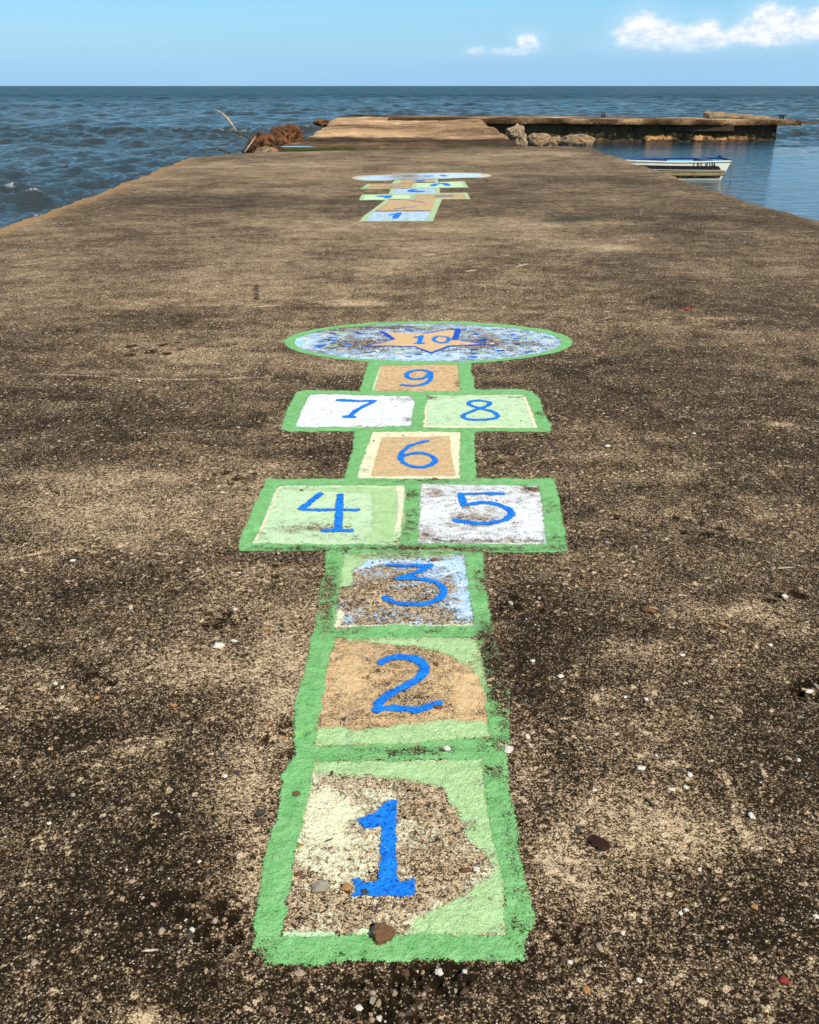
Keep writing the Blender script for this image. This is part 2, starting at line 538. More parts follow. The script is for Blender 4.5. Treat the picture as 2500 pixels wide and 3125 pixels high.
def paint(name, c1, c2, rag=1.0, mott=26, dirt=0.35, dk=None, gs=1.0):
    """brushed paint: ragged where the stroke ends, worn through to the concrete where 'wear' is high"""
    m, n = new_mat(name)
    p = n.pos()
    e = n.attr('edge')
    wr = n.attr('wear')
    fine = n.noise(p, 210, 3, 0.6)
    mid = n.noise(p, 62, 3, 0.6)
    low = n.noise(p, 17, 3, 0.6)
    a = n.m('ADD', e, n.m('MULTIPLY', n.m('SUBTRACT', fine, 0.5), 0.024 * rag))
    a = n.m('ADD', a, n.m('MULTIPLY', n.m('SUBTRACT', mid, 0.5), 0.013 * rag))
    a = n.m('ADD', a, n.m('MULTIPLY', n.m('SUBTRACT', low, 0.5), 0.022 * rag))
    al = n.rng(a, 0.0, 0.0012)
    ps = n.pos((0.85, 1.2, 1.0))
    g = n.m('ADD', n.m('MULTIPLY', n.noise(p, 190 * gs, 4, 0.8), 0.62), n.m('MULTIPLY', n.noise(ps, 26 * gs, 4, 0.7), 0.38))
    th = n.rng(wr, 0.0, 1.0, 0.30, 0.70)
    al2 = n.rng(n.m('SUBTRACT', g, th), -0.006, 0.010)
    alpha = n.m('MULTIPLY', al, al2)
    # thin at the rim of each worn spot: paint is stained, not lit
    c = n.mix(n.rng(n.noise(p, mott, 4, 0.6), 0.36, 0.64), c1, c2)
    if dk:
        c = n.mix(n.rng(n.noise(p, 95, 4, 0.7), 0.54, 0.60), c, dk)
    dd = n.rng(n.noise(p, 150, 4, 0.78), 0.57, 0.66, 0, min(1.0, dirt * 1.5))
    dd2 = n.m('MULTIPLY', n.rng(n.m('SUBTRACT', g, th), 0.0, 0.10, 0.55, 0.0), n.m('ADD', wr, 0.15))
    c = n.mix(n.m('MAXIMUM', dd, n.m('MULTIPLY', dd2, 0.7)), c, n.mix(n.rng(mid, .4, .6), (0.09, 0.062, 0.032), (0.30, 0.21, 0.12)))
    c = n.mix(n.rng(n.noise(p, 300, 3, 0.7), 0.56, 0.68, 0, 0.7), c, n.mix(1.0, c, (0.42, 0.38, 0.34), 'MULTIPLY'))
    h = n.m('ADD', n.noise(p, 85, 4, 0.65), n.m('MULTIPLY', n.noise(p, 260, 2), 0.35))
    b = n.bsdf(c, 0.72, n.bump(h, 0.0075, 1.0), 0.2)
    tr = n.n('ShaderNodeBsdfTransparent').outputs[0]
    mx = n.n('ShaderNodeMixShader')
    n.set(mx.inputs[0], alpha)
    n.set(mx.inputs[1], tr)
    n.set(mx.inputs[2], b)
    n.out(mx.outputs[0])
    return m


PM = {
    'green': paint('green_paint', (0.165, 0.44, 0.13), (0.245, 0.54, 0.20), rag=1.25, dirt=0.55),
    'lgreen': paint('light_green_paint', (0.40, 0.60, 0.25), (0.49, 0.68, 0.33), rag=1.9, dirt=0.35),
    'mint': paint('mint_paint', (0.56, 0.74, 0.42), (0.62, 0.79, 0.48), rag=0.7, dirt=0.2),
    'peach': paint('peach_paint', (0.68, 0.42, 0.19), (0.78, 0.54, 0.28), rag=0.7, mott=45, dirt=0.5),
    'cream': paint('cream_paint', (0.84, 0.76, 0.46), (0.88, 0.82, 0.56), rag=0.8, mott=40, dirt=0.3, gs=.6),
    'white': paint('white_paint', (0.82, 0.81, 0.78), (0.88, 0.87, 0.85), rag=0.7, dirt=0.25),
    'blue': paint('bright_blue_paint', (0.005, 0.185, 0.72), (0.010, 0.25, 0.80), rag=0.9, dirt=0.12, dk=(0.003, 0.07, 0.42)),
    'navy': paint('dark_blue_paint', (0.008, 0.07, 0.50), (0.012, 0.10, 0.58), rag=0.4, dirt=0.1),
    'sky': paint('pale_blue_paint', (0.36, 0.62, 0.86), (0.74, 0.82, 0.90), rag=0.7, mott=14, dirt=0.3, gs=0.5),
    'pgreen': paint('faded_green_paint', (0.40, 0.52, 0.25), (0.50, 0.62, 0.33), rag=1.2, dirt=0.4, gs=.5),
    'scuff': paint('bare_cement_scuff', (0.30, 0.21, 0.13), (0.42, 0.31, 0.20), rag=0.9, dirt=0.5),
    'dark': paint('dark_crack_dirt', (0.03, 0.022, 0.015), (0.05, 0.038, 0.025), rag=0.8, dirt=0.2),
}


def seg_dist(X, Y, pl):
    d = np.full(X.shape, 1e9)
    for (a, b) in zip(pl[:-1], pl[1:]):
        ax, ay = a[:2]
        bx, by = b[:2]
        vx, vy = bx - ax, by - ay
        L = vx * vx + vy * vy + 1e-12
        t = np.clip(((X - ax) * vx + (Y - ay) * vy) / L, 0, 1)
        w0 = a[2] if len(a) > 2 else 0
        w1 = b[2] if len(b) > 2 else 0
        d = np.minimum(d, np.hypot(X - ax - t * vx, Y - ay - t * vy) - (w0 + (w1 - w0) * t))
    return d


def poly_sdf(X, Y, pg):
    d = seg_dist(X, Y, [tuple(p) for p in pg] + [tuple(pg[0])])
    ins = np.zeros(X.shape, bool)
    n = len(pg)
    for i in range(n):
        x0, y0 = pg[i]
        x1, y1 = pg[(i + 1) % n]
        c = ((y0 > Y) != (y1 > Y)) & (X < (x1 - x0) * (Y - y0) / ((y1 - y0) or 1e-12) + x0)
        ins ^= c
    return np.where(ins, d, -d)


FAR_LAT = (-5.0, 5.0, 8.0, 24.0, 0.025)


def sheet(name, sdf, bbox, level, mat, parent, wear=0.1, blobs=(), pad=0.025, label=None):
    """one paint sheet on the deck's own lattice, so it follows every bump below it"""
    VV, QQ, EE, WW = [], [], [], []
    off = 0
    x0, x1, y0, y1 = bbox
    for (a0, a1, b0, b1, s) in PATCH + [FAR_LAT]:
        i0 = max(0, int(math.floor((x0 - pad - a0) / s)))
        i1 = min(int(round((a1 - a0) / s)), int(math.ceil((x1 + pad - a0) / s)))
        j0 = max(0, int(math.floor((y0 - pad - b0) / s)))
        j1 = min(int(round((b1 - b0) / s)), int(math.ceil((y1 + pad - b0) / s)))
        if i1 <= i0 or j1 <= j0: continue
        X, Y = np.meshgrid(a0 + np.arange(i0, i1 + 1) * s, b0 + np.arange(j0, j1 + 1) * s)
        D = sdf(X, Y)
        lim = max(pad * 0.8, s * 1.2)
        keep = D > -lim
        c = keep[:-1, :-1] | keep[1:, :-1] | keep[:-1, 1:] | keep[1:, 1:]
        if not c.any(): continue
        nx = X.shape[1]
        idx = np.arange(X.size).reshape(X.shape)
        q = np.stack([idx[:-1, :-1][c], idx[:-1, 1:][c], idx[1:, 1:][c], idx[1:, :-1][c]], 1)
        used, inv = np.unique(q, return_inverse=True)
        xf, yf = X.ravel()[used], Y.ravel()[used]
        lvl = level * (1.0 if b0 < 8 else 1.3)
        z = height(xf, yf) + lvl
        wv = np.full(xf.shape, float(wear))
        for (bx, by, rx, ry, dv) in blobs:
            wv += dv * np.exp(-((xf - bx) / rx) ** 2 - ((yf - by) / ry) ** 2)
        VV.append(np.stack([xf, yf, z], 1))
        QQ.append(inv.reshape(q.shape) + off)
        EE.append(D.ravel()[used])
        WW.append(wv)
        off += len(used)
    me = mesh_np(name, np.concatenate(VV), np.concatenate(QQ), True, {'edge': np.concatenate(EE), 'wear': np.concatenate(WW)})
    o = link(name, me, PM[mat], parent)
    if label: o['label'] = label
    return o


def bb(pts, m=0.0):
    a = np.array([p[:2] for p in pts])
    return a[:, 0].min() - m, a[:, 0].max() + m, a[:, 1].min() - m, a[:, 1].max() + m


class Z:
    """reads coordinates off one enlarged crop of the photograph"""
    def __init__(s, x0, y0, k):
        s.x0, s.y0, s.k = x0, y0, k

    def __call__(s, *uv):
        return [G(s.x0 + s.k * u, s.y0 + s.k * v) for (u, v) in uv]

    def b(s, *bl):
        r = []
        for (u, v, rx, ry, dv) in bl:
            x, y = G(s.x0 + s.k * u, s.y0 + s.k * v)
            r.append((x, y, rx, ry, dv))
        return r


ZA = Z(700, 2250, .5797)
ZB = Z(850, 1650, .4638)
ZC = Z(700, 1300, .6261)
ZD = Z(820, 950, .5565)
ZF = Z(1050, 500, .2899)


def fill(name, pts, level, mat, parent, wear=.1, blobs=(), neg=(), label=None):
    def f(X, Y):
        d = poly_sdf(X, Y, pts)
        for g in neg: d = np.minimum(d, -poly_sdf(X, Y, g))
        return d
    return sheet(name, f, bb(pts), level, mat, parent, wear, blobs, label=label)


def strokes(name, pls, width, level, mat, parent, wear=.08, label=None, blobs=()):
    """pls: polylines in metres; width: brush width in metres (or a list)"""
    def f(X, Y):
        d = np.full(X.shape, -1e9)
        for i, pl in enumerate(pls):
            wd = width[i] if isinstance(width, (list, tuple)) else width
            q = [(x, y, wd * (0.58 if name == 'numeral' else 0.5)) for (x, y) in pl]
            d = np.maximum(d, -seg_dist(X, Y, q))
        return d
    allp = [p for pl in pls for p in pl]
    mw = max(width) if isinstance(width, (list, tuple)) else width
    return sheet(name, f, bb(allp, mw), level, mat, parent, wear, blobs, label=label)


def ell(cx, cy, rx, ry, n=48):
    return [(cx + rx * math.cos(2 * math.pi * i / n), cy + ry * math.sin(2 * math.pi * i / n)) for i in range(n)]


def smooth_pl(pl, it=2):
    for _ in range(it):
        q = [pl[0]]
        for a, b in zip(pl[:-1], pl[1:]):
            q += [(a[0] * .75 + b[0] * .25, a[1] * .75 + b[1] * .25), (a[0] * .25 + b[0] * .75, a[1] * .25 + b[1] * .75)]
        q.append(pl[-1])
        pl = q
    return pl


# ------------------------------------------------------------------ the pier deck (near part)
def deck_end(x):
    return np.interp(x, [-5.12, -4.95, -4.4, -3.7, 3.4, 4.7, 5.0, 5.2], [23.6, 24.4, 25.1, 25.55, 28.1, 28.0, 27.5, 26.7])


DX0, DX1 = -5.12, 5.2


def lip_left(y): return DX0 - .33 * sstep(13, 23, y) + (vn(y, y * 0 + 3, 1.3, 1) - .5) * 0.16 + (vn(y, y * 0 + 9, 5.0, 2) - .5) * 0.12
def lip_right(y): return DX1 + .22 * sstep(15, 11.5, y) + (vn(y, y * 0 + 5, 1.1, 3) - .5) * 0.16 + (vn(y, y * 0 + 2, 5.0, 4) - .5) * 0.13


def build_deck():
    VV, QQ, TT, LL, MM = [], [], [], [], []
    off = 0

    def add(X, Y, Zz, keep=None):
        nonlocal off
        idx = np.arange(X.size).reshape(X.shape) + off
        q = np.stack([idx[:-1, :-1], idx[:-1, 1:], idx[1:, 1:], idx[1:, :-1]], -1)
        q = q[keep] if keep is not None else q.reshape(-1, 4)
        VV.append(np.stack([X.ravel(), Y.ravel(), Zz.ravel()], 1))
        QQ.append(q)
        x, y = X.ravel(), Y.ravel()
        TT.append(tone(x, y))
        dl = x - lip_left(y)
        lip = np.exp(-(np.maximum(dl, 0) / 0.24) ** 2) * sstep(6, 10, y) + 0.25 * np.exp(-(np.maximum(lip_right(y) - x, 0) / 0.10) ** 2)
        LL.append(np.clip(lip, 0, 1))
        mx, my = G(1715, 672)
        MM.append(np.exp(-((x - mx) / .38) ** 2 - ((y - my) / .28) ** 2) + .4 * np.exp(-((x - G(1790, 665)[0]) / .2) ** 2 - ((y - my - .2) / .2) ** 2))
        off += X.size

    for (x0, x1, y0, y1, s) in PATCH:
        X, Y = np.meshgrid(np.linspace(x0, x1, int(round((x1 - x0) / s)) + 1), np.linspace(y0, y1, int(round((y1 - y0) / s)) + 1))
        add(X, Y, height(X, Y))
    # the rest of the deck on a 10 cm lattice, with the fine patches cut out
    xs = np.concatenate([[DX0, DX0 + .02, DX0 + .05], np.round(np.arange(-4.9, 5.01, 0.1), 3), [DX1 - .05, DX1 - .02, DX1]])
    ys1 = np.round(np.arange(-6, 8.01, 0.1), 3)
    tt = np.linspace(0, 1, 181)[1:]
    rows = []
    X = np.tile(xs, (len(ys1) + len(tt), 1))
    Y = np.empty_like(X)
    Y[:len(ys1)] = ys1[:, None]
    ye = deck_end(xs) + (vn(xs, xs * 0, 2.2, 6) - .5) * .2 + (vn(xs, xs * 0, 8, 6) - .5) * .06
    Y[len(ys1):] = 8 + (ye[None, :] - 8) * tt[:, None]
    l, r = lip_left(Y[:, 0]), lip_right(Y[:, -1])
    X[:, 0] = l; X[:, 1] = l + .02; X[:, 2] = np.maximum(l + .06, X[:, 2])
    X[:, -1] = r; X[:, -2] = r - .02; X[:, -3] = np.minimum(r - .06, X[:, -3])
    Zz = np.zeros_like(X)
    Zz[:, 0] = -.035; Zz[:, 1] = -.008; Zz[:, -1] = -.04; Zz[:, -2] = -.01
    Zz[-1, :] = np.minimum(Zz[-1, :], -.03)
    cx = (X[:-1, :-1] + X[1:, 1:]) / 2
    cy = (Y[:-1, :-1] + Y[1:, 1:]) / 2
    keep = np.ones(cx.shape, bool)
    for (x0, x1, y0, y1, s) in PATCH:
        keep &= ~((cx > x0) & (cx < x1) & (cy > y0) & (cy < y1))
    add(X, Y, Zz, keep)
    # rough side walls down into the water
    ring = [(X[j, 0], Y[j, 0], Zz[j, 0]) for j in range(X.shape[0])] + [(X[-1, i], Y[-1, i], Zz[-1, i]) for i in range(1, X.shape[1])] + \
           [(X[j, -1], Y[j, -1], Zz[j, -1]) for j in range(X.shape[0] - 2, -1, -1)]
    ring = np.array(ring)
    lv = np.array([0, -.12, -.35, -.65, -.95, -1.8])
    n = len(ring)
    nx = np.where(ring[:, 0] < -5, 1.0, np.where(ring[:, 0] > 5.2, -1.0, 0))
    RX = np.stack([ring[:, 0] + nx * (0.0 if k == 0 else .03 + .05 * (vn(ring[:, 1], np.full(n, k * 3.), 2.0, k) - .2)) for k in range(6)], 0)
    RY = np.tile(ring[:, 1], (6, 1))
    RZ = np.stack([ring[:, 2] if k == 0 else np.full(n, lv[k]) for k in range(6)], 0)
    add(RX, RY, RZ)
    me = mesh_np('pier_deck', np.concatenate(VV), np.concatenate(QQ), True, {'tone': np.concatenate(TT), 'lip': np.concatenate(LL), 'moss': np.concatenate(MM)})
    return tag(link('pier_deck', me, M_DECK), kind='structure')




# ------------------------------------------------------------------ second stretch of pier, beyond the joint
def build_far_deck():
    xs = np.arange(-3.8, 3.61, 0.1)
    tt = np.linspace(0, 1, 220)
    X = np.tile(xs, (len(tt), 1))
    y0 = deck_end(xs) + .12
    Y = y0[None, :] + (50.5 - y0[None, :]) * tt[:, None]
    Zz = -.02 + (vn(X, Y, .55, 2) - .5) * .10 + (vn(X, Y, 2.5, 3) - .5) * .06 + (vn(X, Y, 7, 4) - .5) * .02 + .14 * sstep(33, 46, Y)
    # crumbled edges
    el_ = (vn(Y[:, 0], Y[:, 0] * 0, .8, 1) - .5) * .5
    X[:, 0] += el_
    X[:, 1] += el_ * .8
    er = (vn(Y[:, 0], Y[:, 0] * 0, .7, 5) - .5) * .3
    X[:, -1] += er
    X[:, -2] += er * .8
    edge = np.minimum(X - X[:, :1], X[:, -1:] - X)
    Zz -= .25 * np.exp(-(edge / .12) ** 2)
    # broken far end, higher lumps on the left
    Zz += .14 * sstep(48.0, 50.0, Y) * (vn(X, Y, 1.6, 6)) * sstep(2, -2, X)
    t_ = .33 + .26 * sstep(31.5, 34, Y + (vn(X, Y, .8, 7) - .5) * 3) + (vn(X * .4, Y, .55, 1) - .5) * .42 - .5 * sstep(48.6, 49.6, Y) * sstep(1, -1, X)
    V = np.stack([X.ravel(), Y.ravel(), Zz.ravel()], 1)
    idx = np.arange(X.size).reshape(X.shape)
    q = np.stack([idx[:-1, :-1], idx[:-1, 1:], idx[1:, 1:], idx[1:, :-1]], -1).reshape(-1, 4)
    T = t_.ravel()
    ring = np.concatenate([idx[0, ::-1], idx[1:, 0], idx[-1, 1:], idx[-2:0:-1, -1]])
    top = V[ring]
    layers = [top]
    for z in (-.45, -1.0, -1.8):
        L = top.copy()
        L[:, 2] = z
        L[:, 0] += (vn(top[:, 1], top[:, 0] + z * 5, 1.7, 3) - .5) * .12
        layers.append(L)
    base = len(V)
    n = len(ring)
    V2 = np.concatenate([V] + layers)
    qs = []
    for k in range(3):
        for i in range(n):
            j = (i + 1) % n
            qs.append((base + k * n + i, base + k * n + j, base + (k + 1) * n + j, base + (k + 1) * n + i))
    T2 = np.concatenate([T] + [T[ring - 0]] + [np.full(n, .3)] * 3)
    me = mesh_np('far_pier_deck', V2, np.concatenate([q, np.array(qs)]), True, {'tone': T2})
    return tag(link('far_pier_deck', me, M_DECK2), kind='structure')


FARDECK = build_far_deck()


# ------------------------------------------------------------------ hopscotch painting, near court
A_, B_, C_, D_ = ZA, ZB, ZC, ZD
court = empty('hopscotch_court', (*G(1200, 2600), 0), label='bright green outlined hopscotch court numbered 1 to 10 painted on the near concrete', cat='hopscotch')


def kid(o):
    """keep world place under a parent Empty that stands at the thing's base"""
    o.matrix_parent_inverse = o.parent.matrix_world.inverted()
    return o


bpy.context.view_layer.update()

in1 = A_((450, 130), (1330, 115), (1345, 300), (1375, 480), (1440, 740), (1455, 1045), (275, 1055), (335, 700), (400, 400), (430, 250))
in2 = B_((380, 650), (1290, 645), (1330, 800), (1355, 1000), (1368, 1180), (1395, 1290), (900, 1330), (235, 1350), (290, 1050), (330, 800), (350, 720))
in3 = B_((430, 85), (1225, 85), (1250, 300), (1270, 450), (1292, 565), (700, 568), (370, 580), (400, 350))
in4 = C_((265, 293), (858, 290), (848, 420), (830, 580), (400, 578), (112, 575), (180, 430), (225, 310))
in5 = C_((935, 285), (1510, 290), (1530, 430), (1545, 577), (1200, 572), (918, 570), (930, 430))
in6 = C_((700, 30), (1127, 28), (1122, 150), (1125, 256), (620, 256), (655, 150))
in7 = D_((225, 457), (775, 463), (800, 490), (780, 632), (460, 640), (148, 640), (175, 560))
in8 = D_((868, 462), (1405, 455), (1440, 540), (1478, 640), (1150, 640), (850, 640), (855, 560))
in9 = D_((615, 297), (1035, 290), (1045, 360), (1048, 440), (800, 438), (565, 438), (580, 380))
out_low = A_((335, 100), (320, 140), (275, 200), (265, 300), (250, 430), (195, 580), (170, 700), (150, 850), (135, 1000), (138, 1130), (205, 1208), (420, 1205), (700, 1192), (1000, 1182), (1300, 1188), (1550, 1190),
             (1560, 1100), (1605, 955), (1560, 780), (1540, 650), (1510, 500), (1495, 400), (1465, 180), (1470, 100)) 
out_mid = B_((315, 40), (300, 250), (270, 330), (240, 560), (205, 700), (165, 900), (108, 1080), (100, 1250), (110, 1400), (80, 1509), (1490, 1509), (1515, 1420), (1520, 1280), (1505, 1000), (1460, 880), (1450, 760), (1400, 520), (1380, 400), (1360, 300), (1348, 40))
out_45 = C_((185, 262), (480, 262), (900, 252), (1300, 256), (1585, 258), (1610, 360), (1640, 540), (1648, 615), (1300, 618), (900, 608), (480, 612), (120, 615), (45, 608), (45, 560), (90, 460), (140, 350))
out_6 = C_((612, 15), (600, 120), (552, 275), (1202, 275), (1205, 200), (1195, 120), (1198, 15))
out_78 = D_((190, 436), (480, 438), (800, 444), (1110, 430), (1395, 428), (1440, 438), (1490, 480), (1510, 560), (1555, 620), (1545, 662), (1200, 660), (800, 672), (480, 662), (120, 668), (65, 655), (90, 570), (120, 500), (150, 448))
out_9 = D_((550, 270), (520, 370), (494, 450), (1130, 450), (1125, 370), (1110, 330), (1115, 270))
xl = G(861.7, 1053)[0]
xr = G(1755, 1053)[0]
yt = G(1300, 980.5)[1]
yb = G(1300, 1110)[1]
ccx, ccy, crx, cry = (xl + xr) / 2, (yt + yb) / 2, (xr - xl) / 2, (yt - yb) / 2
cir_out = ell(ccx, ccy, crx, cry)
yt2 = G(1300, 988.5)[1]
yb2 = G(1300, 1102.5)[1]
cir_in = ell((G(892, 1056)[0] + G(1721, 1056)[0]) / 2, (yt2 + yb2) / 2, (G(1721, 1056)[0] - G(892, 1056)[0]) / 2, (yt2 - yb2) / 2)
outs = [out_low, out_mid, out_45, out_6, out_78, out_9, cir_out]
ins = [in1, in2, in3, in4, in5, in6, in7, in8, in9, cir_in]


def border_sdf(X, Y):
    d = np.full(X.shape, -1e9)
    for g in outs: d = np.maximum(d, poly_sdf(X, Y, g))
    for g in ins: d = np.minimum(d, -poly_sdf(X, Y, g))
    return d


allo = [p for g in outs for p in g]
wb = B_.b((1400, 900, .05, .16, .38), (1380, 640, .05, .12, .35), (330, 300, .05, .14, .36), (300, 480, .05, .10, .26), (1330, 250, .03, .12, .30), (450, 600, .10, .03, .25), (1030, 600, .06, .03, .22), (1400, 1330, .04, .03, .28), (900, 1370, .15, .02, .25), (1480, 1050, .03, .2, .28), (640, 1410, .2, .03, .12), (200, 900, .03, .08, .1)) + \
    C_.b((880, 480, .05, .16, .26), (880, 330, .05, .06, .30), (1600, 560, .05, .08, .22), (900, 600, .30, .03, .34), (300, 600, .2, .03, .28), (1300, 600, .3, .03, .2), (900, 268, .25, .03, .2), (1560, 400, .04, .1, .18), (1000, 262, .05, .04, .2)) + \
    A_.b((1380, 180, .05, .04, .26), (1480, 600, .02, .2, .18), (1550, 1000, .03, .06, .15), (800, 140, .12, .02, .22), (160, 1150, .03, .03, .25), (1350, 1190, .05, .02, .15)) + \
    D_.b((1480, 560, .06, .06, .26), (820, 620, .1, .05, .10), (1000, 650, .4, .03, .10))
kid(sheet('border_line', border_sdf, bb(allo), .0030, 'green', court, .23, wb, label='thick green outline joining all ten boxes'))


def square(pts, mat, wear, blobs, label):
    return kid(fill('painted_square', pts, .0015, mat, court, wear, blobs, label=label))


def sub(o):
    o.matrix_parent_inverse = o.parent.matrix_world.inverted()
    return o


def grow(pts, d=0.008):
    c = np.mean(np.array(pts), 0)
    r = []
    for p in pts:
        v = np.array(p) - c
        L = np.hypot(*v)
        r.append(tuple(c + v * (L + d) / L))
    return r


bpy.context.view_layer.update()
s1 = square(grow(in1), 'cream', .50, A_.b((520, 420, .09, .12, -.16), (1000, 500, .08, .06, -.06), (1100, 330, .10, .06, .30), (700, 230, .10, .03, .15), (1150, 640, .08, .12, .16), (330, 750, .05, .06, .2), (620, 800, .10, .05, .05), (950, 720, .08, .1, .1), (430, 940, .1, .05, .12), (700, 960, .08, .03, .15), (500, 560, .1, .1, -.08)),
            'square numbered 1, worn cream paint with concrete showing')
s2 = square(grow(in2), 'peach', .46, B_.b((460, 900, .05, .09, -.24), (1250, 1000, .06, .1, -.22), (900, 750, .1, .05, .12), (620, 1180, .2, .03, .06), (900, 1020, .08, .05, .15), (400, 700, .05, .03, -.05), (1000, 1180, .1, .03, -.08)),
            'square numbered 2, orange peach paint')
s3 = square(grow(in3), 'sky', .60, B_.b((1150, 180, .09, .09, -.30), (1220, 400, .04, .14, -.27), (700, 140, .2, .03, -.20), (560, 170, .05, .05, -.25), (600, 350, .12, .1, .2), (800, 500, .14, .05, -.02), (450, 520, .05, .05, -.12)),
            'square numbered 3, pale blue paint almost worn away')
s4 = square(grow(in4), 'mint', .27, C_.b((420, 500, .16, .05, .28), (330, 300, .1, .03, .12), (800, 560, .05, .04, .26), (600, 550, .2, .03, .12), (135, 540, .03, .04, .2)), 'square numbered 4, light mint paint')
s5 = square(grow(in5), 'white', .38, C_.b((1180, 450, .12, .06, .20), (1480, 300, .05, .05, .42), (1250, 560, .3, .02, .20), (1000, 330, .06, .04, .16), (960, 530, .05, .05, .18), (1000, 430, .06, .06, -.22), (1480, 480, .05, .08, -.12), (1420, 420, .05, .05, -.2)),
            'square numbered 5, chipped white paint')
s6 = square(grow(in6), 'cream', .24, C_.b((660, 200, .03, .1, .12), (900, 40, .1, .02, .1)), 'square numbered 6, peach centre with cream rim')
s7 = square(grow(in7), 'white', .27, D_.b((740, 480, .06, .05, .20), (770, 590, .03, .05, .24), (700, 636, .25, .03, .22)), 'square numbered 7, clean white paint')
s8 = square(grow(in8), 'mint', .27, D_.b((880, 470, .08, .04, .30), (1380, 465, .1, .03, .26), (870, 600, .04, .06, .08)), 'square numbered 8, pale mint paint with cream rim')
s9 = square(grow(in9), 'peach', .33, D_.b((1040, 400, .02, .1, .2), (700, 430, .1, .03, .1)), 'square numbered 9, peach paint')
cir = square(grow(cir_in, .012), 'sky', .45, D_.b((550, 180, .22, .16, .22), (1150, 180, .2, .12, .2), (420, 100, .2, .1, .15), (250, 190, .15, .12, .05), (1180, 140, .1, .08, .15), (1400, 170, .1, .12, .10), (1500, 150, .12, .12, -.10),
             (800, 250, .4, .05, -.16), (700, 90, .3, .05, .20), (190, 170, .08, .15, -.25), (1050, 105, .15, .05, .1), (600, 205, .2, .05, -.05)), 'round end marked 10, pale blue speckled paint with a star')
bpy.context.view_layer.update()
# light green under-paint and cream rims inside the squares
cream1 = A_((440, 185), (560, 195), (900, 212), (1060, 245), (1120, 270), (1175, 350), (1215, 430), (1250, 500), (1290, 590), (1340, 600), (1395, 670), (1400, 720), (1300, 790), (1200, 862), (1050, 930), (965, 985), (955, 1040), (900, 1080), (150, 1150), (200, 600), (300, 200))
sub(fill('light_green_patch', grow(in1, .004), .0022, 'lgreen', s1, .26, A_.b((1240, 470, .04, .02, .3), (1320, 250, .03, .03, .15), (1330, 880, .06, .04, .08)), neg=[cream1]))
sub(strokes('cream_rim_line', [A_((300, 1048), (420, 1052), (540, 1048)), A_((700, 1035), (780, 1045))], .016, .0023, 'mint', s1, .2))
peach2 = B_((340, 655), (600, 675), (880, 702), (1080, 745), (1200, 800), (1280, 870), (1330, 900), (1350, 990), (1380, 1100), (1400, 1185), (1000, 1195), (640, 1230), (500, 1252), (430, 1225), (200, 1225), (200, 700))
sub(fill('light_green_patch', grow(in2, .004), .0022, 'lgreen', s2, .28, B_.b((550, 1230, .1, .03, .06), (1270, 830, .04, .04, .22), (600, 660, .14, .01, .2), (1250, 650, .05, .02, .2)), neg=[peach2]))
g3 = B_((470, 60), (1150, 60), (1150, 105), (600, 130), (500, 200), (490, 310), (380, 320), (400, 200), (420, 80))
sub(fill('light_green_patch', g3, .0022, 'lgreen', s3, .34, B_.b((850, 100, .2, .04, .20), (470, 200, .03, .1, -.16))))
sub(strokes('cream_rim_line', [B_((400, 570), (700, 570), (1000, 568), (1270, 560))], .014, .0023, 'cream', s3, .34))
sub(strokes('cream_rim_line', [B_((400, 480), (385, 560))], .03, .0025, 'cream', s3, .34))
sub(strokes('cream_rim_line', [C_((830, 295), (845, 380), (838, 460), (822, 510))], .035, .0023, 'cream', s4, .28))
sub(strokes('cream_rim_line', [C_((248, 300), (190, 430), (130, 560))], .014, .0023, 'cream', s4, .28))
sub(fill('light_green_patch', C_((262, 310), (700, 330), (700, 500), (640, 560), (820, 570), (820, 300), (620, 300)), .0022, 'lgreen', s4, .2, ()))
sub(fill('peach_patch', C_((742, 55), (1075, 50), (1085, 150), (1102, 243), (690, 245), (715, 150)), .0022, 'peach', s6, .34, C_.b((820, 90, .05, .05, .12), (1030, 100, .08, .06, .05))))
sub(strokes('cream_rim_line', [D_((860, 520), (852, 635), (1460, 636)), D_((1410, 470), (1470, 630)), D_((880, 462), (1390, 460))], [.03, .035, .018], .0023, 'cream', s8, .26))
sub(strokes('cream_rim_line', [D_((612, 300), (570, 432))], .018, .0023, 'mint', s9, .25))
sub(strokes('cream_rim_line', [C_((940, 290), (1505, 291)), C_((1536, 400), (1543, 572), (1200, 570))], .012, .0023, 'white', s5, .25))

# numerals
LV = .0046
one = A_((825, 330), (882, 335), (880, 490), (882, 750), (905, 768), (940, 765), (968, 755), (985, 800), (980, 845), (940, 858), (800, 850), (655, 850), (665, 800), (650, 762), (690, 755), (715, 778), (785, 770), (795, 640), (800, 470), (735, 492), (690, 470), (668, 435), (720, 425), (770, 405), (800, 370))
sub(fill('numeral', one, LV, 'blue', s1, .02, label='blue figure 1'))
sub(strokes('numeral', [smooth_pl(B_((675, 810), (740, 778), (800, 772), (900, 785), (962, 830), (960, 875), (920, 920), (830, 965), (740, 1012), (665, 1062), (645, 1120))), smooth_pl(B_((650, 1118), (750, 1100), (850, 1122), (950, 1122), (1010, 1095), (1062, 1080)))], [.027, .022], LV, 'blue', s2, .04, 'blue figure 2'))
sub(strokes('numeral', [B_((728, 168), (860, 172), (1010, 165)), B_((1000, 170), (900, 222), (785, 262)), smooth_pl(B_((785, 262), (900, 252), (1010, 268), (1080, 300), (1097, 350), (1050, 395), (960, 428), (850, 430), (770, 415), (702, 388)))], [.020, .020, .023], LV, 'blue', s3, .04, 'blue figure 3'))
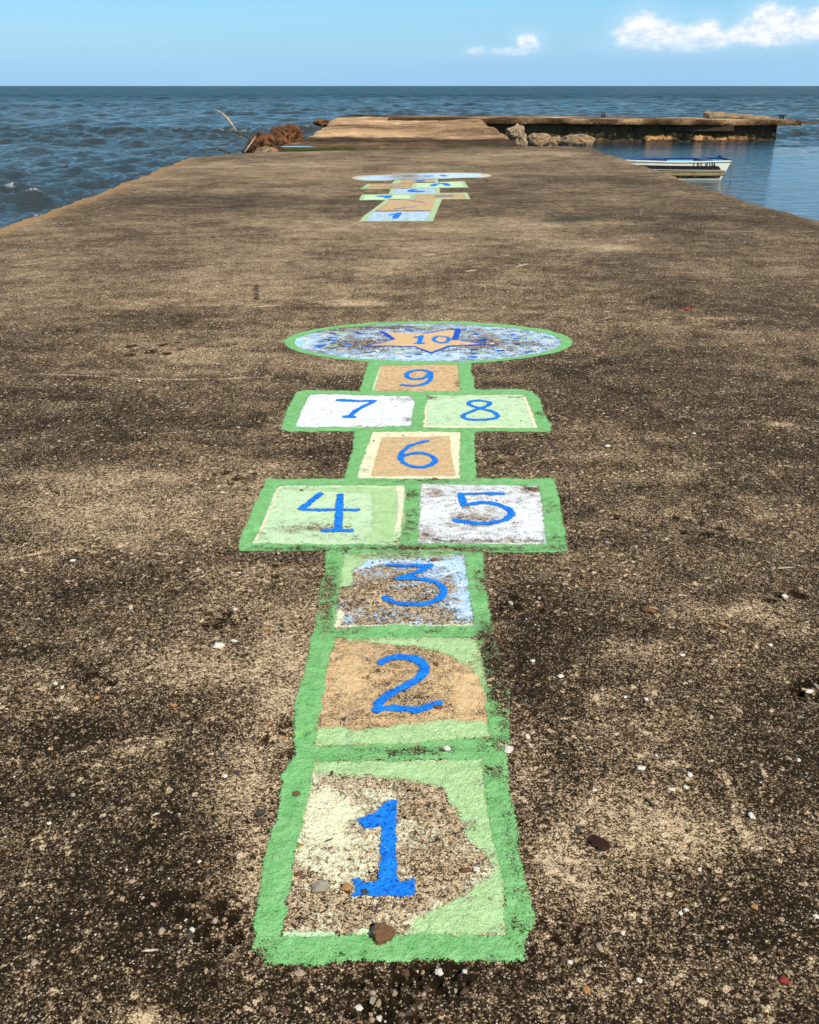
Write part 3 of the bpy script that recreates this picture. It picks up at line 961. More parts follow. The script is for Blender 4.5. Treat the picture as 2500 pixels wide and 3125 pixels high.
sub(strokes('numeral', [C_((443, 335), (352, 410)), C_((352, 412), (625, 410)), C_((540, 340), (530, 515)), C_((455, 516), (592, 515))], [.027, .022, .028, .024], LV, 'blue', s4, .03, 'blue figure 4'))
sub(strokes('numeral', [C_((1335, 335), (1125, 335)), C_((1128, 335), (1145, 390)), smooth_pl(C_((1145, 388), (1230, 374), (1320, 385), (1378, 420), (1370, 450), (1300, 474), (1220, 480), (1102, 462)))], [.022, .028, .026], LV, 'blue', s5, .03, 'blue figure 5'))
sub(strokes('numeral', [smooth_pl(C_((965, 74), (890, 92), (838, 128), (832, 165), (872, 198), (935, 206), (1000, 188), (1008, 158), (965, 138), (900, 134), (845, 150)))], .024, LV, 'blue', s6, .03, 'blue figure 6'))
sub(strokes('numeral', [D_((378, 488), (580, 492)), smooth_pl(D_((580, 492), (500, 530), (440, 580))), D_((418, 580), (468, 580))], [.028, .026, .03], LV, 'blue', s7, .03, 'blue figure 7'))
sub(strokes('numeral', [smooth_pl(D_((1213, 497), (1150, 487), (1095, 498), (1100, 515), (1160, 532), (1230, 550), (1265, 575), (1230, 592), (1150, 597), (1075, 590), (1060, 570), (1110, 548), (1170, 528), (1215, 512), (1213, 497)))], .024, LV, 'blue', s8, .03, 'blue figure 8'))
sub(strokes('numeral', [smooth_pl(D_((885, 338), (850, 321), (795, 323), (755, 342), (762, 366), (815, 376), (865, 362), (888, 338))), smooth_pl(D_((888, 335), (892, 370), (870, 396), (820, 412), (735, 405)))], .026, LV, 'blue', s9, .03, 'blue figure 9'))
star = D_((620, 110), (770, 122), (850, 120), (940, 106), (1042, 96), (1030, 130), (1020, 156), (1110, 172), (1190, 184), (1080, 188), (990, 194), (930, 215), (892, 230), (850, 212), (800, 196), (640, 192), (520, 190), (610, 172), (680, 155), (650, 132))
sub(fill('star', star, .0024, 'peach', cir, .14, D_.b((600, 175, .1, .05, .3), (700, 120, .1, .04, .12)), label='five pointed peach star'))
sub(strokes('star_outline', [D_((622, 113), (650, 132), (682, 156)), D_((682, 156), (600, 175), (520, 191)), D_((520, 191), (650, 192), (800, 196), (850, 214), (893, 230)), D_((893, 230), (930, 214), (992, 192), (1190, 184)), D_((1190, 184), (1110, 170), (1020, 154)), D_((1020, 154), (1030, 130), (1040, 96)), D_((1040, 96), (940, 106), (850, 122))],
            [.035, .018, .022, .024, .018, .045, .018], .0034, 'navy', cir, .2, 'dark blue outline of the star'))
z0 = D_((948, 155))[0]
zr = G(820 + .5565 * 1000, 1036)[0] - z0[0] - .014
sub(strokes('numeral', [D_((800, 148), (836, 138)), D_((838, 137), (826, 178)), D_((805, 178), (850, 177))], [.022, .030, .022], LV, 'blue', cir, .02, 'blue 1 of the 10'))
zz = ell(z0[0], z0[1], zr, D_((948, 138))[0][1] - z0[1] + .012, 24)
sub(strokes('numeral', [zz + [zz[0]]], .024, LV, 'blue', cir, .02, 'blue 0 of the 10'))
# paint dots round the star
dr = random.Random(11)
cn = 0
ecx, ecy = (G(892, 1056)[0] + G(1721, 1056)[0]) / 2, (yt2 + yb2) / 2
erx, ery = (G(1721, 1056)[0] - G(892, 1056)[0]) / 2 - .05, (yt2 - yb2) / 2 - .06


def dot(x, y, r, mat, lvl=.0030):
    o = strokes('paint_dot', [[(x - r * .5, y), (x + r * .5, y + dr.uniform(-.3, .3) * r)]], r * 1.3, lvl, mat, cir, .25)
    sub(o)


for (u, v) in [(400, 118), (345, 190), (555, 245), (860, 80), (1405, 152), (1385, 193), (1155, 222), (1105, 132), (730, 212), (150, 150)]:
    x, y = D_((u, v))[0]
    if u == 150: continue
    dot(x, y, .040, 'pgreen', .0024)
    dot(x + .004, y, .015, 'blue', .0036)
while cn < 62:
    a = dr.random() * 6.283
    q = math.sqrt(dr.random())
    x, y = ecx + erx * q * math.cos(a), ecy + ery * q * math.sin(a)
    if poly_sdf(np.array([x]), np.array([y]), star)[0] > -.04: continue
    dot(x, y, dr.uniform(.014, .030), dr.choice(['navy', 'navy', 'blue', 'peach', 'peach', 'white', 'blue', 'cream']), .0029)
    cn += 1

# ------------------------------------------------------------------ far court, faded
c2 = empty('hopscotch_court', (*G(1210, 670), 0), label='small faded hopscotch court in pale green and blue farther along the pier', cat='hopscotch')
bpy.context.view_layer.update()
Fz = ZF
fo = [Fz((160, 612), (205, 550), (280, 500), (432, 386), (465, 368), (1038, 365), (985, 490), (935, 610)), Fz((187, 326), (1298, 306), (1332, 374), (158, 387)), Fz((492, 262), (1005, 256), (1012, 325), (468, 332)),
      Fz((245, 214), (500, 210), (740, 202), (1265, 183), (1312, 252), (165, 270)), Fz((545, 165), (990, 160), (992, 200), (495, 215))]
fi = [Fz((310, 503), (912, 498), (882, 598), (225, 602)), Fz((495, 376), (962, 376), (922, 499), (322, 503)), Fz((228, 332), (705, 330), (690, 374), (205, 380)), Fz((755, 328), (1262, 318), (1285, 368), (750, 372)),
      Fz((525, 264), (962, 259), (957, 318), (515, 320)), Fz((275, 216), (725, 206), (708, 262), (255, 264)), Fz((768, 200), (1228, 190), (1265, 246), (755, 252)), Fz((612, 168), (958, 163), (955, 200), (580, 208))]


def fb_sdf(X, Y):
    d = np.full(X.shape, -1e9)
    for g in fo: d = np.maximum(d, poly_sdf(X, Y, g))
    for g in fi: d = np.minimum(d, -poly_sdf(X, Y, g))
    return d


kid(sheet('border_line', fb_sdf, bb([p for g in fo for p in g]), .0045, 'pgreen', c2, .24, Fz.b((200, 260, .3, .3, .2), (720, 350, .2, .3, .15)), pad=.05, label='faded pale green outline of the boxes'))
fsq = []
for pts, mat, wr, lab in [(fi[0], 'sky', .34, 'pale blue square numbered 1'), (fi[1], 'peach', .34, 'worn peach square with ghost of a 2 and 3'), (fi[2], 'mint', .22, 'mint square numbered 4'), (fi[3], 'peach', .36, 'worn peach square with ghost of a 5'),
                     (fi[4], 'sky', .36, 'pale blue square numbered 6'), (fi[5], 'peach', .40, 'worn peach square with ghost of a 7'), (fi[6], 'mint', .26, 'mint square numbered 8'), (fi[7], 'peach', .36, 'worn peach square with ghost of a 9')]:
    fsq.append(kid(sheet('painted_square', (lambda P_: (lambda X, Y: poly_sdf(X, Y, P_)))(grow(pts, .02)), bb(pts, .02), .003, mat, c2, wr + .04, pad=.05, label=lab)))
fc = Fz((75, 148), (180, 128), (400, 118), (640, 105), (850, 96), (1150, 94), (1400, 96), (1520, 110), (1565, 132), (1480, 146), (1250, 150), (1050, 160), (800, 162), (640, 170), (400, 180), (200, 180), (110, 165))
fci = Fz((120, 148), (260, 132), (400, 122), (640, 110), (850, 102), (1150, 98), (1380, 102), (1450, 116), (1490, 132), (1400, 142), (1200, 146), (1050, 154), (800, 158), (640, 164), (400, 174), (220, 172))
kid(sheet('border_line', lambda X, Y: np.minimum(poly_sdf(X, Y, fc), -poly_sdf(X, Y, fci)), bb(fc), .0045, 'cream', c2, .44, pad=.05, label='worn cream rim of the round end'))
fcir = kid(sheet('painted_square', lambda X, Y: poly_sdf(X, Y, fci), bb(fci), .003, 'sky', c2, .40, Fz.b((1200, 120, .8, .8, -.12), (300, 150, .5, .6, -.08), (700, 130, .3, .5, .2), (560, 140, .3, .6, .1)), pad=.05, label='pale blue round end of the faded court'))
bpy.context.view_layer.update()


def fstroke(pls, wd, par, wear=.3, mat='blue', name='numeral', label=None):
    return sub(strokes(name, pls, wd, .0062, mat, par, wear, label))


fstroke([Fz((480, 542), (575, 525)), Fz((580, 523), (535, 576))], [.05, .075], fsq[0], .12, label='blue figure 1')
fstroke([Fz((550, 478), (640, 462), (735, 455))], .06, fsq[1], .52, label='faded blue remains of a 2')
fstroke([Fz((690, 388), (840, 410))], .06, fsq[1], .52, label='faded blue remains of a 3')
fstroke([Fz((365, 347), (400, 340)), Fz((365, 348), (475, 350)), Fz((478, 340), (452, 360))], [.08, .05, .1], fsq[2], .2, label='blue figure 4')
fstroke([Fz((980, 340), (1100, 335), (1120, 345), (990, 350))], .12, fsq[3], .55, label='faded blue figure 5')
fstroke([smooth_pl(Fz((740, 274), (690, 286), (700, 296), (820, 298), (825, 290), (700, 290)))], .09, fsq[4], .15, label='blue figure 6')
fstroke([Fz((450, 245), (560, 238), (500, 248))], .14, fsq[5], .6, label='faded blue figure 7')
fstroke([smooth_pl(Fz((935, 234), (960, 215), (1060, 205), (1075, 218), (1095, 230)))], .10, fsq[6], .25, label='blue figure 8')
fstroke([Fz((760, 182), (820, 176), (800, 188))], .12, fsq[7], .4, label='faded blue figure 9')
fstroke([Fz((885, 132), (915, 130))], .12, fcir, .3, label='blue remains of the 1 of a 10')
fstroke([Fz((1040, 124), (1055, 130))], .12, fcir, .3, label='blue remains of the 0 of a 10')

TONE_POLYS += [(in1, .66), (in2, .62), (in3, .64), (in4, .60), (in5, .60), (in6, .58), (in9, .55), (cir_in, .50)] + [(g, .60) for g in fi] + [(fci, .58)]
DECK = build_deck()

# ------------------------------------------------------------------ scuffs and hairline cracks of the deck
for (pl, wd, mt, wr) in SCUFFS:
    P_ = smooth_pl([G(*p) for p in pl], 1)
    if min(q[1] for q in P_) > 8:
        strokes('scuff_mark' if mt == 'scuff' else 'crack', [P_], wd, .0012, mt, DECK, wr)


# ------------------------------------------------------------------ stones: embedded pebbles and grit
def rock_me(name, seed, sub_=2, rough=.25, flat=.6, freq=1.3, detail=2, elong=1.0):
    bm = bmesh.new()
    bmesh.ops.create_icosphere(bm, subdivisions=sub_, radius=1)
    off = Vector((seed * 13.1, seed * 7.7, seed * 3.3))
    for v in bm.verts:
        d = mnoise.fractal(v.co * freq + off, 0.9, 2.1, detail)
        c = mnoise.cell(v.co * freq * 1.7 + off)
        v.co *= 1 + rough * d * 1.3 + rough * .15 * c
        v.co.z *= flat
        v.co.x *= elong
    me = bpy.data.meshes.new(name)
    bm.normal_update()
    bm.to_mesh(me)
    bm.free()
    return me


def stone_mat(name, c1, c2, sc=60, bump=.001):
    return simple(name, c1, c2, sc, .75, bump, sc * 2.5)


SM = {
    'white': stone_mat('white_shell', (.74, .68, .58), (.52, .45, .35), 90, .0006),
    'pink': stone_mat('pinkish_stone', (.46, .33, .23), (.36, .25, .17), 90),
    'tan': stone_mat('tan_stone', (.42, .31, .19), (.28, .19, .11), 90),
    'brown': stone_mat('brown_stone', (.13, .065, .035), (.07, .038, .022), 90),
    'grey': stone_mat('grey_stone', (.085, .068, .052), (.04, .032, .026), 90),
    'pale': stone_mat('pale_stone', (.40, .34, .26), (.25, .20, .14), 90),
    'orange': stone_mat('orange_chip', (.48, .24, .08), (.34, .16, .05), 90),
    'rust': stone_mat('rusty_stone', (.30, .13, .06), (.10, .045, .025), 55, .002),
    'red': stone_mat('red_scrap', (.38, .04, .03), (.25, .03, .02), 90),
}
pmeshes = {}
for k in SM:
    for s in range(3):
        me = rock_me('pebble', s * 3 + len(k), 2, .42, .55, 1.5, 3, 1.0 + .3 * s)
        for p in me.polygons: p.use_smooth = s != 1
        me.materials.append(SM[k])
        pmeshes[k, s] = me


def deck_z(x, y):
    return float(height(np.array([x]), np.array([y]))[0])


pr = random.Random(21)
spots = []
for (cx, cy, sp_, n_) in CLUSTERS:
    if cy > 4: continue
    for _ in range(min(n_, 8)):
        a_ = pr.random() * 6.28
        q_ = math.sqrt(pr.random()) * sp_ * 1.1
        spots.append((cx + math.cos(a_) * q_ * 1.3, cy + math.sin(a_) * q_ * .8))
for i in range(170 + len(spots)):
    # embedded pebbles, denser close to the camera
    y = .98 + (pr.random() ** 1.7) * 4.2
    hw = (y * CP + CAMH * SP) / F * 1250
    x = pr.uniform(-hw, hw)
    if i >= 170: x, y = spots[i - 170]
    if border_sdf(np.array([x]), np.array([y]))[0] > -.01 and y < 6: continue
    k = pr.choices(['white', 'tan', 'brown', 'grey', 'pale', 'orange', 'pink'], [2, 6, 6, 2, 2, 1, 3])[0]
    s = pr.uniform(.003, .0068) * (1 + y * .10)
    o = bpy.data.objects.new('embedded_pebble', pmeshes[k, pr.randrange(3)])
    COL.objects.link(o)
    o.parent = DECK
    o.location = (x, y, deck_z(x, y) - s * .05)
    o.scale = (s, s, s)
    o.rotation_euler = (pr.uniform(-.3, .3), pr.uniform(-.3, .3), pr.random() * 6.28)


def grit():
    """sand grains and shell crumbs too many to count: one object of little irregular octahedra"""
    N = 24000
    y = .97 + rng.random(N) ** 1.25 * 5.5
    hw = (y * CP + CAMH * SP) / F * 1330
    x = rng.uniform(-1, 1, N) * hw
    inc = np.zeros(N, bool)
    for g in (in2, in4, in5, in6, in7, in8, in9): inc |= poly_sdf(x, y, g) > 0
    bd = border_sdf(x, y) > -.004
    inc |= poly_sdf(x, y, cir_in) > 0
    k = ~(bd | (inc & (rng.random(N) > .05)))
    x, y = x[k], y[k]
    N2 = 5200
    y2 = 6.0 + rng.random(N2) ** 1.3 * 18
    x2 = rng.uniform(-5.1, 5.4, N2)
    x2 = np.where(rng.random(N2) < .25, -5.1 + rng.random(N2) ** 2 * 2.5, x2)
    k2 = (border_sdf(x2, y2) < -.02) & (poly_sdf(x2, y2, cir_in) < 0) & (fb_sdf(x2, y2) < -.02)
    x, y = np.concatenate([x, x2[k2]]), np.concatenate([y, y2[k2]])
    N = len(x)
    s = rng.uniform(.0010, .0027, N) * (1 + np.minimum(y, 14) * .16) * np.where(rng.random(N) > .96, 1.7, 1)
    z = height(x, y) + s * .2
    base = np.array([(1, 0, 0), (0, 1, 0), (-1, 0, 0), (0, -1, 0), (0, 0, .75), (0, 0, -.5)])
    V = base[None] * rng.uniform(.6, 1.4, (N, 6, 3))
    a = rng.random(N) * 6.28
    c, s_ = np.cos(a)[:, None], np.sin(a)[:, None]
    VX = V[..., 0] * c - V[..., 1] * s_
    VY = V[..., 0] * s_ + V[..., 1] * c
    V = np.stack([VX * s[:, None] + x[:, None], VY * s[:, None] + y[:, None], V[..., 2] * s[:, None] + z[:, None]], -1)
    tri = np.array([(0, 1, 4), (1, 2, 4), (2, 3, 4), (3, 0, 4), (1, 0, 5), (2, 1, 5), (3, 2, 5), (0, 3, 5)])
    T = tri[None] + (np.arange(N) * 6)[:, None, None]
    names = ['tan', 'white', 'brown', 'grey', 'pink', 'pale']
    mi = rng.choice(6, N, p=[.46, .03, .19, .12, .12, .08])
    me = mesh_np('grit', V.reshape(-1, 3), T.reshape(-1, 3), False, midx=np.repeat(mi, 8))
    o = link('grit', me, [SM[n_] for n_ in names])
    tag(o, 'loose sand grains and shell crumbs strewn over the concrete deck', 'grit', kind='stuff')


grit()


def litter(name, px, py, wpx, kind, label, cat, group=None, hgt=.4, asp=1.0, rz=0.0, v=0, sub_=3):
    x, y = G(px, py)
    d = y * CP + CAMH * SP
    wd = wpx / F * d / 2
    me = rock_me(name, v + 2, sub_, .40, 1.0, 1.4, 3)
    for p in me.polygons: p.use_smooth = True
    me.materials.append(SM[kind])
    o = bpy.data.objects.new(name, me)
    COL.objects.link(o)
    o.location = (x, y, (deck_z(x, y) if abs(x) < 2.6 and y < 8 else 0) + wd * hgt * .45 + .0025)
    o.scale = (wd, wd * asp, wd * hgt)
    o.rotation_euler = (0, 0, rz)
    return tag(o, label, cat, group)


# the stone on the bottom line of box 1
SM['lump'] = stone_mat('tan_brown_stone', (.46, .25, .11), (.13, .055, .03), 26, .004)
o = litter('stone', 1168, 2862, 76, 'lump', 'lumpy rust brown stone on the bottom green line of box 1', 'stone', hgt=.72, asp=.85, v=4, sub_=4)
WS = 'small white shells and pebbles lying on the pier'
for i, (px, py, wp, k, asp, lab) in enumerate([
    (1364, 2284, 24, 'white', .7, 'clean white pebble on the green bar between boxes 1 and 2'),
    (1527, 2276, 17, 'pink', .8, 'pink pebble at the right end of the bar between boxes 1 and 2'),
    (1552, 2290, 26, 'white', 1.2, 'pale shell just outside the right end of the bar between boxes 1 and 2'),
    (1957, 2352, 24, 'white', .7, 'white triangular shell right of box 1, left end of the curved scuff'),
    (2105, 2370, 18, 'white', 1.3, 'oval white shell upright below the curved scuff at right'),
    (1815, 2413, 16, 'white', .6, 'small white shell between box 1 and the curved scuff'),
    (2051, 2414, 22, 'white', .5, 'left shell of the side by side pair inside the curved scuff'),
    (2093, 2409, 16, 'white', .8, 'right shell of the side by side pair inside the curved scuff'),
    (2293, 2495, 20, 'white', 1.3, 'white shell just right of the long curved scuff'),
    (2438, 2320, 12, 'white', 1.0, 'white bead of shell near the right edge above the curved scuff'),
    (2077, 2790, 16, 'white', .8, 'left pebble of a pale pair below the light patch at right'),
    (2094, 2780, 15, 'white', .8, 'right pebble of a pale pair below the light patch at right'),
    (1900, 2853, 16, 'white', .8, 'single white shell right of the bottom corner of box 1'),
    (1740, 2941, 18, 'white', .7, 'white shell just below and right of the bottom corner of box 1'),
    (2490, 2800, 18, 'white', .9, 'white pebble cut by the right picture edge low down'),
    (1950, 2997, 14, 'white', 1.2, 'small upright shell near the bottom edge right of centre'),
    (688, 2368, 13, 'white', 1.2, 'tiny white shell left of box 1 in the pale concrete'),
    (610, 2635, 12, 'white', .9, 'tiny white shell beside an orange crumb left of box 1'),
    (151, 2515, 13, 'white', .8, 'single white shell in the dark concrete at far left'),
    (224, 2427, 16, 'pale', .9, 'greyish shell at left above the dark concrete'),
    (671, 1976, 36, 'white', .6, 'largest cream stone left of box 2'),
    (714, 1959, 22, 'white', .5, 'smaller cream stone just above the largest cream one left of box 2'),
    (224, 1715, 17, 'white', .8, 'white pebble alone at left level with box 3'),
    (2081, 2002, 17, 'white', .8, 'white pebble right of box 2 out in the open deck'),
    (1971, 2137, 14, 'white', 1.0, 'white pebble right of box 2 lower down'),
    (2351, 1969, 16, 'white', .8, 'pale pebble at right level with box 2'),
    (2395, 1822, 16, 'white', 1.0, 'white pebble beside the small pits at the right'),
    (2470, 2108, 26, 'white', .6, 'cluster shell at the right picture edge level with box 2'),
    (1710, 2071, 18, 'white', .8, 'pale shell close to the right side of box 2'),
    (1626, 2024, 15, 'white', .8, 'pale shell closest to the right side line of box 2'),
    (1854, 1365, 18, 'white', .5, 'pale flake right of box 8'),
    (1853, 1657, 14, 'pale', .7, 'grey pebble right of box 5'),
    (1454, 2661, 19, 'white', .9, 'white pebble inside box 1 at its right side'),
    (1103, 2546, 26, 'pale', .55, 'grey pebble just below the flag of the figure 1'),
    (978, 2716, 56, 'pale', .7, 'largest grey pebble inside box 1 at lower left'),
    (1340, 2973, 24, 'white', 1.0, 'white chip in the broken concrete below box 1'),
    (1097, 3080, 22, 'white', .9, 'white chip near the bottom edge below box 1'),
    (1160, 3100, 24, 'white', .8, 'pale pebble right at the bottom edge below the figure 1'),
    (1138, 3035, 18, 'pink', .9, 'pink pebble in the broken concrete under box 1'),
    (916, 2975, 28, 'pink', .8, 'peach coloured chip below the left corner of box 1')]):
    litter('pebble', px, py, wp, k, lab, 'pebble' if 'shell' not in lab else 'shell', WS, hgt=.45, asp=asp, rz=(i * .7) % 1.2 - .6, v=i)
OG = 'orange and brown chips lying on the pier'
for i, (px, py, wp, k, asp, lab) in enumerate([
    (1058, 2717, 28, 'orange', 1.0, 'ochre stone at the foot of the figure 1'),
    (920, 2583, 14, 'orange', .8, 'tiny orange chip at the left inside edge of box 1'),
    (1114, 2731, 26, 'grey', .7, 'dark stone touching the base of the figure 1'),
    (2302, 2770, 19, 'orange', .9, 'tan orange chip in the dark concrete at right'),
    (1788, 3028, 24, 'orange', 1.1, 'orange tan chip near the bottom edge right of box 1'),
    (2393, 3000, 26, 'red', .9, 'reddish chip near the lower right corner'),
    (295, 2133, 17, 'orange', .9, 'orange chip at left level with box 2'),
    (531, 2155, 18, 'orange', .8, 'triangular tan orange chip left of box 2'),
    (386, 2186, 10, 'orange', .9, 'tiny orange crumb at left below the other two'),
    (813, 1921, 20, 'orange', .5, 'orange chip just left of the line between boxes 2 and 3'),
    (634, 2643, 11, 'orange', .8, 'orange crumb beside a tiny white shell left of box 1'),
    (1980, 1866, 44, 'rust', .5, 'brown stone right of box 3'),
    (1185, 2088, 14, 'rust', .9, 'red brown pebble left of the figure 2'),
    (1338, 2165, 26, 'rust', .6, 'red brown flake at the tail of the figure 2'),
    (1331, 2034, 18, 'rust', .7, 'brown flake inside box 2 right of the figure'),
    (1325, 1711, 22, 'rust', .5, 'brown flake at the top of box 3'),
    (905, 2425, 20, 'rust', 1.1, 'brown stone on the left inside edge of box 1'),
    (912, 2673, 26, 'rust', .6, 'dark red stone at the left inside edge of box 1'),
    (1420, 2665, 30, 'rust', .5, 'brown flake inside box 1 beside the white pebble'),
    (1328, 1464, 18, 'rust', .7, 'brown pebble on the green bar between boxes 6 and 5'),
    (2098, 947, 22, 'red', .4, 'red scrap far out on the right of the deck'),
    (2120, 2810, 20, 'grey', .6, 'dark grey pebble beside the pale pair at right'),
    (725, 2359, 18, 'grey', .9, 'dark grey pebble left of box 1'),
    (795, 2488, 34, 'grey', .45, 'upper dark flat stone left of the figure 1 box'),
    (798, 2510, 28, 'brown', .55, 'lower dark flat stone left of the figure 1 box')]):
    litter('pebble', px, py, wp, k, lab, 'pebble', OG, hgt=.42, asp=asp, rz=(i * .9) % 1.4 - .7, v=i + 50)


def blade(name, p0, p1, wd, mat, label, cat, group=None, bend=.3):
    """a split splinter: six-sided tapered stick lying on the deck"""
    a, b = Vector((*p0, 0)), Vector((*p1, 0))
    d = b - a
    bm = bmesh.new()
    n = 7
    rings = []
    side = Vector((-d.y, d.x, 0)).normalized()
    for i in range(n):
        t = i / (n - 1)
        r = wd * (.35 + .65 * math.sin(math.pi * min(max(t, .06), .94)))
        c = a + d * t + side * math.sin(t * 5) * wd * bend
        z = deck_z(c.x, c.y) if abs(c.x) < 2.6 and c.y < 8 else 0
        ring = [bm.verts.new((c.x + side.x * r * math.cos(k), c.y + side.y * r * math.cos(k), z + wd * .75 + .002 + r * .7 * math.sin(k))) for k in [j * math.pi / 3 for j in range(6)]]
        rings.append(ring)
    for r0, r1 in zip(rings[:-1], rings[1:]):
        for k in range(6): bm.faces.new((r0[k], r0[(k + 1) % 6], r1[(k + 1) % 6], r1[k]))
    bm.faces.new(rings[0][::-1])
    bm.faces.new(rings[-1])
    for v in bm.verts: v.co -= a
    o = from_bm(name, bm, mat, None, True)
    o.location = a
    return tag(o, label, cat, group)


M_WOODP = simple('bleached_wood', (.62, .52, .38), (.40, .30, .20), 60, .8, .001)
M_WOODD = simple('dark_driftwood', (.045, .032, .024), (.10, .07, .05), 18, .85, .004, 60)
M_WOODL = simple('pale_driftwood', (.60, .46, .29), (.34, .22, .12), 14, .8, .004, 50)
SG = 'small splinters of wood lying on the pier'
for i, (a, b, wd, mt, lab) in enumerate([
    ((437, 2910), (486, 2904), .0032, M_WOODP, 'white bone-like stick at lower left of the deck'), ((464, 2494), (488, 2486), .0030, M_WOODP, 'short pale stick left of box 1'),
    ((2180, 1901), (2228, 1918), .0045, SM['orange'], 'yellow orange twig right of box 3'), ((2372, 1740), (2420, 1735), .004, M_WOODP, 'long pale stick at the right level with box 3'),
    ((1573, 818), (1610, 808), .010, M_WOODP, 'pale splinter on the far deck between the two courts'), ((1180, 840), (1196, 834), .008, M_WOODP, 'pale splinter left of centre between the two courts'),
    ((1300, 782), (1330, 778), .008, M_WOODP, 'left splinter of a row right below the far court'), ((1530, 780), (1556, 782), .008, M_WOODP, 'right splinter of a row below the far court'),
    ((1420, 831), (1455, 827), .008, M_WOODP, 'pale splinter in the middle of the deck above the round end'), ((2360, 1870), (2385, 1880), .004, M_WOODD, 'dark twig right of box 3 near the pits'),
    ((1968, 2440), (1996, 2462), .004, M_WOODD, 'dark twig inside the curved scuff'), ((2060, 2354), (2100, 2366), .0035, M_WOODD, 'dark twig leading to the oval shell at right'),
    ((990, 2575), (1016, 2563), .0022, M_WOODD, 'thin dark twig inside box 1 left of the figure'), ((1580, 805), (1590, 812), .008, M_WOODP, 'tiny pale splinter above the longer pale one on the far deck')]):
    blade('stick', G(*a), G(*b), wd, mt, lab, 'stick', SG)

# brown leaf
lx, ly = G(1828, 2578)
bm = bmesh.new()
ol = [(-.030, .006), (-.022, .017), (-.008, .021), (.006, .014), (.020, .010), (.030, -.004), (.026, -.017), (.012, -.021), (-.002, -.016), (-.014, -.010), (-.026, -.003)]
ctr = bm.verts.new((0, 0, .010))
vs = [bm.verts.new((x * .92, y * 1.05, .004 + .006 * abs(math.sin(i * 1.7)))) for i, (x, y) in enumerate(ol)]
for i in range(len(vs)): bm.faces.new((ctr, vs[i], vs[(i + 1) % len(vs)]))
r = bmesh.ops.solidify(bm, geom=bm.faces[:], thickness=.0012)
lf = from_bm('leaf', bm, simple('dry_brown_leaf', (.055, .022, .014), (.09, .035, .02), 40, .6, .001), None, True)
lf.location = (lx, ly, deck_z(lx, ly) + .001)
lf.rotation_euler = (0, 0, -.35)
tag(lf, 'dark reddish brown leaf lying flat right of box 1', 'leaf')


# ------------------------------------------------------------------ the sea
def water_mat():
    m, n = new_mat('sea_water')
    p = n.pos()
    calm = n.attr('calm')
    foam = n.attr('foam')
    far = n.attr('far')
    rough_amt = n.m('SUBTRACT', 1.0, n.m('MULTIPLY', calm, 0.86))
    ps = n.pos((0.6, 1.0, 1.0))
    h1 = n.noise(ps, 2.6, 5, 0.62, dist=.4)
    h2 = n.noise(ps, 11, 4, 0.6)
    b1 = n.bump(h1, n.m('MULTIPLY', rough_amt, 0.30), 1.0)
    b2 = n.bump(h2, n.m('MULTIPLY', rough_amt, 0.034), 1.0, b1)
    # big swell lines far out, where the waves are no longer geometry
    pf = n.pos((0.10, 0.22, 1))
    h3 = n.noise(pf, 1.0, 5, 0.62)
    b3 = n.bump(h3, n.m('MULTIPLY', far, 2.2), 1.0, b2)
    c = n.mix(n.rng(n.noise(n.pos((.03, .03, 0)), 1, 4), .35, .65), (.030, .044, .048), (.055, .058, .046))
    c = n.mix(far, c, (.005, .017, .024))
    c = n.mix(calm, c, (.010, .030, .046))
    fn = n.noise(p, 7, 5, 0.75)
    fm = n.m('MULTIPLY', foam, n.rng(fn, .47, .56))
    c = n.mix(fm, c, (.75, .78, .80))
    rg = n.m('ADD', n.m('MULTIPLY', far, .16), .045)
    spc = n.rng(far, 0, 1, .5, .06)
    sh = n.bsdf(c, n.m('ADD', rg, n.m('MULTIPLY', fm, .6)), b3, spc, IOR=1.333)
    df = n.n('ShaderNodeBsdfDiffuse')
    n.set(df.inputs[0], n.mix(n.rng(h3, .4, .6), (.012, .036, .050), (.030, .062, .078)))
    mxs = n.n('ShaderNodeMixShader')
    n.set(mxs.inputs[0], n.m('MULTIPLY', far, n.rng(h3, .35, .62, .60, .22)))
    n.set(mxs.inputs[1], sh)
    n.set(mxs.inputs[2], df.outputs[0])
    n.out(mxs.outputs[0])
    return m


WL = -.88


